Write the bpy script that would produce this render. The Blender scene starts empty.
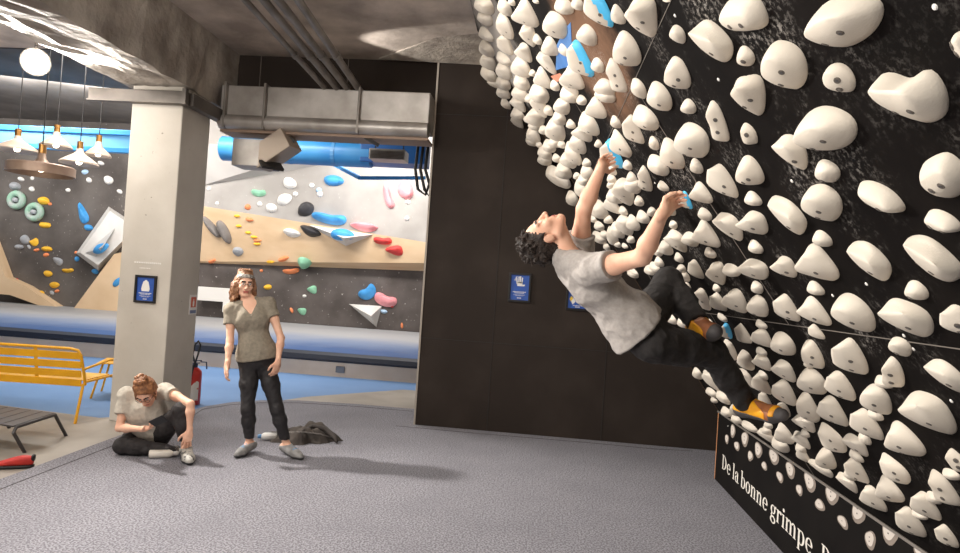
import bpy, bmesh, math, random
import numpy as np
from mathutils import Vector, Matrix, noise as mnoise
random.seed(7)
SC = bpy.context.scene
COL = SC.collection
# ------------------------------------------------------------------ camera model (roll, pitch, yaw measured on the photo)
F = 640.0; CZ = 1.58
_r = math.atan(.066); YAW = math.atan(60/640); PITCH = .014
def _rot(ax, a):
    c, s = math.cos(a), math.sin(a)
    return np.array({'x': [[1,0,0],[0,c,-s],[0,s,c]], 'z': [[c,-s,0],[s,c,0],[0,0,1]]}[ax])
_B = _rot('z', YAW) @ _rot('x', PITCH)
FW = _B @ [0,1,0]; _ri = _B @ [1,0,0]; _up = _B @ [0,0,1]
RI = _ri*math.cos(_r) + _up*math.sin(_r); UP = _up*math.cos(_r) - _ri*math.sin(_r)
CAM = np.array([0, 0, CZ])
def ray(x, y): return (RI*(x-480) + UP*(276.5-y) + FW*F)/F
def hit(x, y, n, p):
    d = ray(x, y); n = np.array(n, float)
    return CAM + (n @ (np.array(p, float)-CAM))/(n @ d)*d
def onz(x, y, z=0.): return hit(x, y, (0,0,1), (0,0,z))
def ony(x, y, Y): return hit(x, y, (0,1,0), (0,Y,0))
def onx(x, y, X): return hit(x, y, (1,0,0), (X,0,0))
def proj(P):
    v = np.asarray(P, float) - CAM; d = v @ FW
    return np.stack([480+F*(v@RI)/d, 276.5-F*(v@UP)/d], -1)

cam = bpy.data.cameras.new('camera'); co = bpy.data.objects.new('camera', cam); COL.objects.link(co)
cam.sensor_width = 36; cam.lens = 36*F/960; cam.clip_start = .05
M3 = Matrix((Vector(RI), Vector(UP), Vector(-FW))).transposed()
co.matrix_world = Matrix.Translation(Vector(CAM)) @ M3.to_4x4()
SC.camera = co

# ------------------------------------------------------------------ materials
def srgb(h):
    if isinstance(h, str): c = [int(h[i:i+2],16)/255 for i in (0,2,4)]
    else: c = [v/255 for v in h]
    return tuple(v/12.92 if v <= .04045 else ((v+.055)/1.055)**2.4 for v in c)
MATS = {}
def mat(name, col, rough=.6, col2=None, scale=6., detail=4., lo=.35, hi=.65, bump=0., bscale=30., metal=0., emit=None, estr=0., coat=0., stretch=None, speck=None, spscale=60., spthr=.62, spec=.5, rnd=0.):
    if name in MATS: return MATS[name]
    m = bpy.data.materials.new(name); m.use_nodes = True; nt = m.node_tree; N = nt.nodes; L = nt.links
    b = N['Principled BSDF']; b.inputs['Roughness'].default_value = rough; b.inputs['Metallic'].default_value = metal
    b.inputs['Specular IOR Level'].default_value = spec
    c = (*srgb(col), 1); b.inputs['Base Color'].default_value = c
    if coat: b.inputs['Coat Weight'].default_value = coat
    tc = N.new('ShaderNodeTexCoord'); vec = tc.outputs['Object']
    if stretch:
        mp = N.new('ShaderNodeMapping'); mp.inputs['Scale'].default_value = stretch; L.new(vec, mp.inputs['Vector']); vec = mp.outputs['Vector']
    cur = None
    def tex(sc, de):
        t = N.new('ShaderNodeTexNoise'); t.inputs['Scale'].default_value = sc; t.inputs['Detail'].default_value = de; L.new(vec, t.inputs['Vector']); return t.outputs['Fac']
    def ramp(f, a, z):
        r = N.new('ShaderNodeMapRange'); r.inputs['From Min'].default_value = a; r.inputs['From Max'].default_value = z; L.new(f, r.inputs['Value']); return r.outputs['Result']
    def mix(fac, A, Bc):
        x = N.new('ShaderNodeMix'); x.data_type = 'RGBA'
        L.new(fac, x.inputs['Factor'])
        for k, v in ((6, A), (7, Bc)):
            if isinstance(v, tuple): x.inputs[k].default_value = v
            else: L.new(v, x.inputs[k])
        return x.outputs[2]
    if col2: cur = mix(ramp(tex(scale, detail), lo, hi), c, (*srgb(col2), 1))
    if speck: cur = mix(ramp(tex(spscale, 3), spthr, spthr+.06), cur or c, (*srgb(speck), 1))
    if rnd:
        oi = N.new('ShaderNodeObjectInfo'); hs = N.new('ShaderNodeHueSaturation')
        mr = N.new('ShaderNodeMapRange'); mr.inputs['To Min'].default_value = 1-rnd; mr.inputs['To Max'].default_value = 1+rnd*.4
        L.new(oi.outputs['Random'], mr.inputs['Value']); L.new(mr.outputs['Result'], hs.inputs['Value'])
        if cur is None: hs.inputs['Color'].default_value = c
        else: L.new(cur, hs.inputs['Color'])
        cur = hs.outputs['Color']
    if cur is not None: L.new(cur, b.inputs['Base Color'])
    if bump:
        bp = N.new('ShaderNodeBump'); bp.inputs['Strength'].default_value = bump; bp.inputs['Distance'].default_value = .01
        L.new(tex(bscale, 5), bp.inputs['Height']); L.new(bp.outputs['Normal'], b.inputs['Normal'])
    if emit: b.inputs['Emission Color'].default_value = (*srgb(emit), 1); b.inputs['Emission Strength'].default_value = estr
    m['_v'] = 1
    MATS[name] = m; return m

# ------------------------------------------------------------------ object helpers
def tag(o, label=None, cat=None, group=None, kind=None):
    for k, v in (('label', label), ('category', cat), ('group', group), ('kind', kind)):
        if v: o[k] = v
    return o
def link(name, me, m, parent=None, smooth=False, loc=None):
    o = bpy.data.objects.new(name, me); COL.objects.link(o)
    for q in (m if isinstance(m, (list, tuple)) else [m]): me.materials.append(q)
    if smooth: me.polygons.foreach_set('use_smooth', [True]*len(me.polygons))
    if loc is not None: o.location = loc
    if parent is not None: o.parent = parent
    return o
def empty(name, loc, rz=0., label=None, cat=None, group=None):
    o = bpy.data.objects.new(name, None); COL.objects.link(o); o.location = loc; o.rotation_euler = (0,0,rz); o.empty_display_size = .1
    return tag(o, label, cat, group)
class MB:
    """collects shapes into one bmesh"""
    def __init__(s): s.b = bmesh.new()
    def box(s, a, b, bev=0., M=None, mi=0):
        a = Vector(a); b = Vector(b); c = (a+b)/2; d = b-a
        t = bmesh.new(); bmesh.ops.create_cube(t, size=1)
        for v in t.verts: v.co = Vector((v.co.x*d.x, v.co.y*d.y, v.co.z*d.z)) + c
        if bev: bmesh.ops.bevel(t, geom=t.edges[:]+t.verts[:], offset=bev, segments=2, affect='EDGES', profile=.6)
        return s._in(t, M, mi)
    def _in(s, t, M=None, mi=0):
        if M is not None: t.transform(M)
        for f in t.faces: f.material_index = mi
        me = bpy.data.meshes.new('tmp'); t.to_mesh(me); t.free(); n0 = len(s.b.faces); s.b.from_mesh(me); bpy.data.meshes.remove(me)
        s.b.faces.ensure_lookup_table()
        return s
    def bar(s, p, q, w, h=None, bev=.0, mi=0, upv=(0,0,1)):
        p = Vector(p); q = Vector(q); d = q-p; l = d.length; z = d.normalized(); u = Vector(upv)
        if abs(z.dot(u)) > .95: u = Vector((0,1,0))
        x = u.cross(z).normalized(); y = z.cross(x); h = h or w
        M = Matrix.Translation(p) @ Matrix((x, y, z)).transposed().to_4x4()
        return s.box((-w/2,-h/2,0), (w/2,h/2,l), bev, M, mi)
    def tube(s, pts, r, n=10, mi=0, closed=False, rs=None):
        pts = [Vector(p) for p in pts]; t = bmesh.new(); rings = []
        m = len(pts); prev = None
        for i, p in enumerate(pts):
            if closed: d = pts[(i+1)%m]-pts[i-1]
            else: d = pts[min(i+1,m-1)]-pts[max(i-1,0)]
            d.normalize()
            if prev is None:
                u = Vector((0,0,1)) if abs(d.z) < .9 else Vector((1,0,0)); x = u.cross(d).normalized()
            else: x = (prev - d*prev.dot(d)).normalized()
            prev = x; y = d.cross(x); rr = rs[i] if rs else r
            rings.append([t.verts.new(p + x*math.cos(2*math.pi*k/n)*rr + y*math.sin(2*math.pi*k/n)*rr) for k in range(n)])
        for i in range(m if closed else m-1):
            A = rings[i]; B = rings[(i+1)%m]
            for k in range(n): t.faces.new((A[k], A[(k+1)%n], B[(k+1)%n], B[k]))
        if not closed: t.faces.new(rings[0][::-1]); t.faces.new(rings[-1])
        bmesh.ops.recalc_face_normals(t, faces=t.faces[:])
        return s._in(t, None, mi)
    def lathe(s, prof, n=24, M=None, mi=0):
        t = bmesh.new(); rings = []
        for r, z in prof: rings.append([t.verts.new((r*math.cos(2*math.pi*k/n), r*math.sin(2*math.pi*k/n), z)) for k in range(n)] if r > 1e-5 else [t.verts.new((0,0,z))])
        for A, B in zip(rings, rings[1:]):
            for k in range(n):
                a, b = A[k%len(A)], A[(k+1)%n%len(A)]; c, d = B[(k+1)%n%len(B)], B[k%len(B)]
                vs = []
                for v in (a,b,c,d):
                    if v not in vs: vs.append(v)
                if len(vs) > 2: t.faces.new(vs)
        bmesh.ops.recalc_face_normals(t, faces=t.faces[:])
        return s._in(t, M, mi)
    def prism(s, pts, off, mi=0):
        """polygon pts extruded by vector off"""
        t = bmesh.new(); off = Vector(off)
        A = [t.verts.new(Vector(p)) for p in pts]; B = [t.verts.new(Vector(p)+off) for p in pts]; n = len(A)
        t.faces.new(A); t.faces.new(B[::-1])
        for k in range(n): t.faces.new((A[k], B[k], B[(k+1)%n], A[(k+1)%n]))
        bmesh.ops.recalc_face_normals(t, faces=t.faces[:])
        return s._in(t, None, mi)
    def poly(s, verts, faces, mi=0):
        t = bmesh.new(); V = [t.verts.new(Vector(v)) for v in verts]
        for f in faces: t.faces.new([V[i] for i in f])
        bmesh.ops.recalc_face_normals(t, faces=t.faces[:])
        return s._in(t, None, mi)
    def build(s, name, m, parent=None, smooth=False, loc=None, auto=None, W=False):
        me = bpy.data.meshes.new(name); s.b.to_mesh(me); s.b.free()
        if W: me.transform(Matrix.Translation(-parent.location if parent.parent is None else -parent.location-parent.parent.location))
        if auto:
            me.polygons.foreach_set('use_smooth', [True]*len(me.polygons)); me.set_sharp_from_angle(angle=math.radians(auto))
        if loc is not None: me.transform(Matrix.Translation(-Vector(loc)))
        return link(name, me, m, parent, smooth, loc)
def ST(o): o['kind'] = 'structure'; return o
def copy_tree(o, parent=None):
    c = o.copy(); COL.objects.link(c)
    if parent is not None: c.parent = parent
    for ch in list(o.children): copy_tree(ch, c)
    return c
# ================================================================== SETTING
M_carpet = mat('carpet', (158,156,162), .95, (148,146,152), 2.2, 3, .4, .7, bump=.7, bscale=230, speck=(118,116,122), spscale=78, spthr=.47, spec=.1)
M_conc_floor = mat('concrete_floor', (176,168,158), .55, (146,138,128), 1.2, 5, bump=.12, bscale=14)
M_blue_floor = mat('blue_floor', (98,134,180), .6, (112,146,190), .8, 4, bump=.05, bscale=20)
M_conc = mat('concrete', (150,138,126), .85, (116,106,98), 1.6, 8, bump=.6, bscale=22)
M_conc_dark = mat('rough_concrete', (206,193,181), .9, (160,148,138), 2.4, 9, bump=1., bscale=9)
M_pillar = mat('pillar_concrete', (208,201,190), .75, (188,180,168), 1.4, 6, bump=.12, bscale=18, speck=(120,108,96), spscale=22, spthr=.72)
M_blackwall = mat('black_plywood', (48,40,35), .75, (62,53,47), 2.0, 7, .45, .8, bump=.05, bscale=30, spec=.2)
M_trim = mat('pale_edge', (168,158,146), .6)
M_seam = mat('seam', (112,102,94), .7)
M_metal = mat('galvanised', (196,190,184), .42, (160,153,146), 3.0, 4, metal=.55, bump=.05, bscale=12)
M_pipe = mat('pipe_metal', (150,143,136), .45, (120,113,106), 4, 4, metal=.4)
M_dark = mat('dark_metal', (40,37,36), .5)
M_black = mat('black_paint', (30,28,28), .5)
M_white = mat('white_paint', (232,228,222), .5)
M_plinth = mat('plinth', (214,196,178), .7, (200,180,162), 2, 4)
M_padtop = mat('pad_vinyl', (146,148,154), .55, (160,161,165), 1.0, 4)
M_padblue = mat('pad_blue', (66,96,142), .5, (96,120,158), 1.2, 4)
M_padnavy = mat('pad_navy', (30,36,50), .5)
M_ply = mat('plywood', (226,196,160), .6, (212,180,142), 1.2, 6, stretch=(1,6,1))
M_backblack = mat('back_black', (70,62,58), .7, (94,86,82), 1.6, 6, speck=(170,164,158), spscale=14, spthr=.66)
M_backgrey = mat('back_grey', (172,166,160), .7, (150,144,138), 1.2, 6, speck=(204,200,196), spscale=20, spthr=.7)
M_blueduct = mat('blue_duct', (56,140,206), .4, (76,158,218), 2, 3)

# floor: concrete with a painted blue field
f = MB()
xl, xr, y0, y1 = -19., 4., -4., 15.2
zf = -.03
g = [(-19,6.3),(-6.2,6.42),(-4.4,6.2),(-3.6,6.9),(-2.95,8.2),(-1.9,9.35),(4,9.4)]
def P3(l, z): return [(x, y, z) for x, y in l]
f.poly(P3([(xl,y0)]+[(4,y0)]+g[::-1], zf), [range(2+len(g))], 0)
f.poly(P3(g+[(4,y1),(xl,y1)], zf), [range(2+len(g))], 1)
fl = f.build('floor', [M_conc_floor, M_blue_floor]); ST(fl)
# carpet (its own mat lying over the floor, rounded far corner, stitched seam inset from the edge)
edge = [(-3.50,-3.5),(-3.60,2.),(-3.68,4.2),(-3.72,5.6),(-3.74,6.6),(-3.70,7.0),(-3.55,7.35),(-3.3,7.6),(-2.9,7.78),(-2.2,7.86),(-1.5,7.86),(-1.,7.84),(3.2,7.84)]
c = MB()
c.prism(P3(edge+[(3.2,-3.5)], -.029), (0,0,.029))
cp = c.build('carpet', M_carpet); tag(cp, 'large grey speckled carpet covering the floor under the climbers', 'carpet')
sm = MB()
ins = [(x+.16, y-.02) if y < 6.7 else (x+.06, y-.16) for x, y in edge[:-2]]
sm.tube(P3(ins, .0), .004, 6)
sm.tube(P3([(-1.45,6.86),(-.6,6.84),(.6,6.86),(1.3,6.84),(1.7,6.9)], .0), .004, 6)
sm.build('stitched_seam', mat('seam_dark', (74,70,72), .95), cp)

# ceiling
ce = MB(); ce.box((-19,-4,4.05),(4,7.05,4.3)); ST(ce.build('ceiling', M_conc_dark))
ce = MB(); ce.box((-19,7.05,4.9),(4,15.2,5.1)); ST(ce.build('ceiling', mat('back_ceiling', (120,112,106), .9, (96,90,84), 1.4, 5, bump=.4, bscale=10)))
# rough fillet of concrete where the ceiling meets the black wall
hb = MB()
hb.poly([(-1.95,6.98,4.05),(-1.95,6.98,4.03),(.6,6.98,3.98),(.6,6.98,4.05),(.2,5.9,4.05),(-1.2,6.35,4.05)], [(0,1,2,3),(1,5,4,2),(0,5,1),(3,2,4),(0,3,4,5)])
ST(hb.build('trim_1', mat('plaster_rough', (190,180,168), .9, (150,140,130), 6, 9, bump=1.2, bscale=26)))
# beam over the pillar (rough sprayed underside)
A = [onz(0,0,3.38), onz(178,88,3.38), onz(118,86,3.38), onz(0,27,3.38)]
bx1 = -3.66; bx0 = -4.33
bm_ = MB(); n = 60; verts = []; faces = []
for i in range(n+1):
    y = -3.5 + (10.6)*i/n
    for k in range(7):
        x = bx0 + (bx1-bx0)*k/6 + .045*mnoise.noise(Vector((k*1.7, y*3.2, 3)))*(1 if k in (0,6) else .4)
        z = 3.38 + .03*mnoise.noise(Vector((k*1.3, y*3.1, 9)))+.012*mnoise.noise(Vector((k*3.3, y*9.1, 9)))
        verts.append((x, y, z))
    verts.append((bx1+.05, y, 4.06)); verts.append((bx0-.05, y, 4.06))
for i in range(n):
    for k in range(9):
        a = i*9+k; b = i*9+(k+1)%9
        faces.append((a, b, b+9, a+9))
bm_.poly(verts, faces)
ST(bm_.build('trim_2', mat('sprayed_concrete', (186,176,164), .92, (140,130,120), 3.2, 9, bump=1.2, bscale=18)))
# pillar
pil = MB(); pil.box((-4.237,6.12,-.03),(-3.69,6.66,3.4), .012)
pl_ = pil.build('pillar', M_pillar); pl_['kind'] = 'structure'
# metal channel collar round the pillar head and running to the left
M_chan = mat('channel_metal', (112,104,97), .5, (92,86,80), 4, 4, metal=.3)
col = empty('metal_channel', (-4.,6.2,3.25), 0, 'galvanised metal channel running round the head of the concrete pillar', 'cable tray')
m = MB(); m.box((-4.66,6.04,3.19),(-3.62,6.11,3.32), .006); m.box((-4.66,6.02,3.19),(-3.62,6.04,3.205)); m.build('front_run', M_chan, col, W=True)
m = MB(); m.box((-3.67,6.11,3.19),(-3.58,6.95,3.32), .006); m.build('side_run', M_chan, col, W=True)
m = MB(); m.box((-3.64,6.00,3.18),(-3.60,6.05,3.34), .003); m.build('corner_clip', M_chan, col, W=True)
# dark wall of the board room + bulkhead over the duct
bw = MB(); bw.box((-1.27,7.0,-.03),(3.2,7.14,4.05))
w = bw.build('wall_back', M_blackwall); ST(w)
t = MB(); t.box((-1.285,6.992,-.02),(-1.265,7.15,4.05)); ST(t.build('trim_3', M_trim))
s_ = MB()
for z in (.962, 3.452): s_.box((-1.265,6.996,z-.003),(3.2,7.001,z+.003))
for x in (-.472, .76, 1.99): s_.box((x-.003,6.996,0),(x+.003,7.001,4.05))
ST(s_.build('trim_4', mat('panel_gap', (40,35,32), .7)))
b2 = MB(); b2.box((-3.62,7.06,3.5),(-1.28,7.12,4.9)); b2.box((-19,7.06,4.06),(-3.62,7.12,4.9)); ST(b2.build('wall_left', M_blackwall))
s_ = MB()
for x in (-3.9,-3.35,-2.32): s_.box((x-.004,7.05,3.5),(x+.004,7.061,4.05))
ST(s_.build('trim_5', M_seam))
# right and far enclosing walls
w = MB(); w.box((3.2,-4,-.03),(3.35,7.15,4.05)); ST(w.build('wall_right', M_blackwall))

# duct along the bulkhead
dz0 = ony(300,135,6.9)[2]; dz1 = ony(300,88,6.9)[2]
du = empty('air_duct', (-2.5,6.85,3.2), 0, 'long galvanised rectangular air duct under the ceiling left of the black wall', 'duct')
m = MB(); m.box((-3.62,6.72,3.2),(-1.29,7.05,3.60), .01); m.build('duct_body', M_metal, du, W=True)
m = MB(); m.tube([(-3.62,6.74,3.2),(-1.29,6.74,3.2)], .08, 16); m.build('rounded_edge', M_metal, du, W=True, auto=40)
m = MB(); m.box((-3.62,6.74,3.09),(-1.29,7.05,3.12), .004); m.build('lower_lip', mat('lip', (150,126,108), .6), du, W=True)
for x in (-3.1,-2.05,-3.55):
    m = MB(); m.box((x-.012,6.66,3.12),(x+.012,7.06,3.62), .003); m.build('joint_flange', M_pipe, du, W=True)
for x in (-2.85,-1.9):
    m = MB(); m.bar((x-.12,6.76,3.12),(x+.06,6.82,3.03), .035); m.build('hanger_bracket', M_dark, du, W=True)
# dark gap above duct stays open; angled duct branch
br = empty('duct_branch', (-3.2,6.8,2.9), 0, 'angled metal duct branch dropping from the long duct beside the pillar', 'duct')
p0 = ony(228,133,6.9); p1 = ony(248,143,6.75); p2 = ony(276,128,6.55)
m = MB(); m.box((-3.45,6.72,2.72),(-3.1,7.02,3.02), .01); m.build('elbow', M_metal, br, W=True)
m = MB(); m.bar((-3.2,6.86,2.80),(-2.82,6.80,3.05), .26, .24, .01); m.build('transition', mat('duct_tan', (176,160,144), .5, metal=.3), br, W=True)
m = MB(); m.bar((-3.04,6.78,2.78),(-2.96,6.7,2.70), .24, .03); m.build('open_mouth', M_dark, br, W=True)
# ceiling pipes
for i, (a, b, r) in enumerate((((243,-2),(325,88),.028),((262,-2),(337,88),.036),((277,-2),(347,88),.036),((297,-2),(358,88),.036))):
    P = onz(*a, 3.78); Q = ony(*b, 6.74); d = (P-Q); P = Q + d*1.9
    m = MB(); m.tube([P, Q], r, 14)
    o = m.build('ceiling_pipe', M_pipe, auto=40, loc=tuple(Q))
    tag(o, ['thin metal pipe, leftmost of the four running along the ceiling','metal ceiling pipe second from the left of four','metal ceiling pipe third from the left of four','metal ceiling pipe furthest right of the four parallel pipes'][i], 'pipe', 'pipes under the ceiling')
    for q in (.22,):
        c2 = Q + (P-Q)*q; dd = (P-Q)/np.linalg.norm(P-Q)
        mm = MB(); mm.tube([c2, c2+dd*.05], r+.008, 14); mm.build('pipe_collar', M_pipe, o, auto=40, W=True)

# ------------------------------------------------------------------ bouldering hall behind
YB = 14.5
pd = empty('crash_pad', (-7,10.5,0), 0, 'long pale crash pad with blue front edge below the far climbing wall', 'crash pad')
m = MB(); m.box((-19,10.02,-.03),(3.2,10.12,.2)); m.box((-19,10.12,-.03),(3.2,15.2,.18)); ST(m.build('trim_6', M_plinth))
# pad cross-section, soft rounded front
prof = [(10.0,.21),(9.97,.25),(9.97,.30)]
m = MB(); m.prism([(-19,10.0,.205),(-19,9.95,.24),(-19,9.96,.31),(-19,10.05,.35),(-19,10.05,.205)], (22.2,0,0)); m.build('front_edge', M_padnavy, pd, W=True)
M_pad = bpy.data.materials.new('pad_worn_vinyl'); M_pad.use_nodes = True
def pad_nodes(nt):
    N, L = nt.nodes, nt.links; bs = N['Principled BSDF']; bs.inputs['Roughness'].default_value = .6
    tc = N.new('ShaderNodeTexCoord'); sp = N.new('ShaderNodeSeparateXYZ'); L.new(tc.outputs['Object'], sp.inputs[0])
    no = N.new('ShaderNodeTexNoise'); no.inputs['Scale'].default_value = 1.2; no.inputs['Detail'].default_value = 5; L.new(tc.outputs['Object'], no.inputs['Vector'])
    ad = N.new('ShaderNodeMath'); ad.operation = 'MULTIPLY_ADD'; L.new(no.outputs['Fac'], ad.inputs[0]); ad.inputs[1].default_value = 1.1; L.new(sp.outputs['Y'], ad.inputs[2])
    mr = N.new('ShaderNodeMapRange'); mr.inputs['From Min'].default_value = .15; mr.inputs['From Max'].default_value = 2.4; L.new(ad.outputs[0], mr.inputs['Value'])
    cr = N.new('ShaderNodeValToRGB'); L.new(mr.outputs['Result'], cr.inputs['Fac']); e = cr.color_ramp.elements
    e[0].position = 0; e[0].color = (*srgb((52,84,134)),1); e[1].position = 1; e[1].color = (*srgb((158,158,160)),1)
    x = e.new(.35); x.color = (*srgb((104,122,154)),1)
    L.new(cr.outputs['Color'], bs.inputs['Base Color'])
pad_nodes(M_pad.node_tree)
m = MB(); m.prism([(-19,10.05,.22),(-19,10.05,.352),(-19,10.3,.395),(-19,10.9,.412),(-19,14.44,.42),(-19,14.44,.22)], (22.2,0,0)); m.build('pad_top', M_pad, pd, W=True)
for x, y in ((340,369.5),):
    q = ony(x,y,10.0); m = MB(); m.box((q[0]-.07,9.99,q[2]-.05),(q[0]+.07,10.025,q[2]+.05), .005)
    tag(m.build('socket_plate', mat('plate_grey', (110,112,118), .4), loc=(q[0],10.0,q[2])), 'small grey socket plate on the plinth behind the standing woman', 'socket')

# back wall facets  (lower black / plywood prow / upper grey), right of pillar
def facet(name, px, Yb, Yt, m, thick=.25):
    pts = [ony(x, y, Yb if k == 'b' else Yt) for x, y, k in px]
    mb = MB(); mb.prism(pts, (0,thick,0)); return mb.build(name, m)
m = MB(); m.box((-8.6,YB,.0),(3.2,YB+.3,2.2)); ST(m.build('wall_1', M_backblack))
YP = 13.95
_bl, _br, _tr, _tl = (150,261,YB), (560,276,YB), (560,264,YP), (150,197.5,YP); _ur, _ul = (560,120,13.6), (150,110,13.6)
def facet2(name, A, B, C, D, m):
    """two flat triangles A-B-C and A-C-D with depth behind them"""
    p = [ony(*q) for q in (A, B, C, D)]; q = [x+np.array([0,.25,0]) for x in p]
    mb = MB(); mb.poly(p+q, [(0,1,2),(0,2,3),(6,5,4),(7,6,4),(0,4,5,1),(1,5,6,2),(2,6,7,3),(3,7,4,0)]); return mb.build(name, m)
ST(facet2('wall_2', _bl, _br, _tr, _tl, M_ply))
ST(facet2('wall_3', _tl, _tr, _ur, _ul, M_backgrey))
# slanted pale facet at upper left of the opening
ST(facet('wall_4', [(150,190,'b'),(207,184,'b'),(318,167,'b'),(318,150,'t'),(150,140,'t')], YP-.1, 13.3, mat('back_pale', (200,194,188), .7, (184,178,172), 1.5, 5), .1))
# left black wall with plywood facets
m = MB(); m.box((-22,YB-.05,.0),(-8.3,YB+.3,5.)); ST(m.build('wall_5', mat('back_black_chalky', (64,57,53), .75, (100,93,88), .9, 6, speck=(170,162,156), spscale=18, spthr=.68)))
def slab(name, px, Y, th, m, bot=None):
    pts = [ony(x, y, Y) for x, y in px]; mb = MB(); mb.prism(pts, (0,th,0)); return mb.build(name, m)
v1 = slab('wooden_volume', [(69.6,314),(114,254),(150,246),(150,315)], YB-.35, .32, M_ply); tag(v1, 'plywood facet volume rising behind the concrete pillar on the far wall', 'climbing volume')
v2 = slab('wooden_volume', [(-12,232),(0,263.5),(5,277),(25,286),(67,314),(60,313),(10,295),(-12,293)], YB-.30, .27, M_ply); tag(v2, 'long thin plywood sliver volume at lower left of the far wall', 'climbing volume')
def wedge(name, px, apex, Y, Ya, m, label):
    pts = [ony(x, y, Y) for x, y in px]; a = [ony(*q, Ya) for q in apex]; n = len(pts); k = len(a)
    fs = [tuple(range(n))]
    mb = MB()
    V = pts + a
    if k == 1: fs += [(i, (i+1)%n, n) for i in range(n)]
    else:
        fs += [(i, (i+1)%n, n+(i+1)%n, n+i) for i in range(n)] + [tuple(range(n, n+k))]
    mb.poly(V, fs); return tag(mb.build(name, m), label, 'climbing volume')
M_vol = mat('white_volume', (224,220,214), .6, (208,203,197), 2, 4)
v3 = wedge('box_volume', [(108.8,206.6),(140,227),(98.7,271),(76,253.4)], [(110,211),(136,228),(98,265),(80,252.5)], YB-.05, YB-.38, M_vol, 'large white square volume tilted like a diamond left of the pillar')
v4 = wedge('box_volume', [(115,228),(96,257),(85,253)], [(103,247)], YB-.38, YB-.7, mat('white_volume_b', (200,197,194), .6), 'small white pyramid volume on the tilted white square volume')
v5 = wedge('box_volume', [(349,304),(382,306),(376.3,327)], [(371,316)], YB, YB-.4, M_vol, 'white three sided pyramid volume low on the far wall')
v6 = wedge('box_volume', [(306,224),(376,234),(346,246)], [(344,238)], YP+.05, YP-.45, M_vol, 'flat white triangular volume with a blue hold on its face')
for (x0,y0_,x1,y1_), l in (((196,289,233,300),'long white box volume behind the standing woman'),((222,303,240,312),'short white box volume just above the crash pad')):
    a = ony(x0,y1_,YB-.25); b = ony(x1,y0_,YB-.25); m = MB(); m.box((a[0],YB-.25,a[2]),(b[0],YB,b[2]), .01)
    tag(m.build('box_volume', M_white, loc=tuple(a)), l, 'climbing volume')

# blue ducts
bd = empty('blue_duct', (-6,10.6,3.6), 0, 'long bright blue round duct hung in the far hall', 'duct')
q0 = ony(255,150,10.6); q1 = ony(372,153,10.6)
m = MB(); m.tube([(-5.6,10.6,q0[2]),(q1[0],10.6,q0[2])], .21, 20); m.build('round_pipe', M_blueduct, bd, W=True, auto=40)
m = MB(); m.box((q1[0]-.15,10.4,q0[2]-.14),(q1[0]+.95,10.9,q0[2]+.34), .02); m.build('end_box', mat('blue_dark', (30,96,166), .45), bd, W=True)
for x in (-5.2,-4.4,-3.6):
    m = MB(); m.tube([(x,10.6,q0[2]),(x,10.6,4.9)], .012, 8); m.build('hanger_rod', M_dark, bd, W=True)
    m = MB(); m.tube([(x-.03,10.6,q0[2]),(x+.03,10.6,q0[2])], .216, 20); m.build('pipe_clamp', mat('blue_clamp', (84,150,206), .4), bd, W=True)
b3 = empty('blue_beam', (-14,11.6,3.5), 0, 'flat blue steel beam crossing the far hall behind the hanging lamps', 'beam')
m = MB(); m.box((-19,11.5,4.0),(-7.8,11.62,4.1), .01); m.build('upper_flange', M_blueduct, b3, W=True)
m = MB(); m.box((-19,11.54,3.76),(-7.8,11.58,4.0)); m.build('web', mat('blue_web', (110,178,222), .5), b3, W=True)
m = MB(); m.box((-19,11.5,3.66),(-7.8,11.62,3.76), .01); m.build('lower_flange', M_blueduct, b3, W=True)
# dark grille boxes and floodlights
def grille(x, y, w, h, Y, label):
    q = ony(x, y, Y); e = empty('air_grille', tuple(q), 0, label, 'air vent')
    m = MB(); m.box((-w/2,-.15,-h/2),(w/2,.15,h/2), .01); m.build('grille_box', M_metal, e)
    m = MB()
    for k in range(6): m.box((-w/2+.02,-.16,-h/2+.02+k*(h-.04)/6),(w/2-.02,-.14,-h/2+.012+(k+.55)*(h-.04)/6))
    m.build('louvre', M_dark, e)
    m = MB(); m.bar((-w*.4,0,h/2),(-w*.4,0,4.9-q[2]), .015); m.bar((w*.4,0,h/2),(w*.4,0,4.9-q[2]), .015); m.build('hanger', M_dark, e); return e
grille(389,156,.55,.16,9.6,'dark louvred air vent below the blue duct end box')
fl_ = empty('floodlight', tuple(ony(272,165,10.6)), 0, 'small dark blue floodlight hanging under the blue duct', 'lamp')
m = MB(); m.box((-.12,-.06,-.1),(.12,.06,.1), .015); m.build('housing', mat('navy', (44,54,84), .5), fl_)
m = MB(); m.bar((0,0,.1),(0,0,.16), .02); m.build('bracket', M_dark, fl_)
# cable loop near the right end of the opening
cb = MB()
for k in range(3):
    x = ony(418+k*5,150,7.4)
    cb.tube([(x[0],7.4,3.2),(x[0]-.02,7.42,2.9),(x[0]+.03+.02*k,7.4,2.66),(x[0]+.12,7.41,2.6-.03*k),(x[0]+.17,7.4,2.75)], .018, 8)
tag(cb.build('cable_loop', M_black, auto=60), 'loop of black cables hanging beside the top of the black wall', 'cable')
# steel rail under the blue duct
rl = MB(); a = ony(335,165,11.5); b = ony(425,178,11.5); a2 = ony(360,178,10.8)
rl.bar(tuple(a), tuple(a2), .06); rl.bar(tuple(a2), tuple(b), .06)
tag(rl.build('blue_rail', M_blueduct), 'thin blue steel rail below the blue duct on the right', 'rail')

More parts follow.
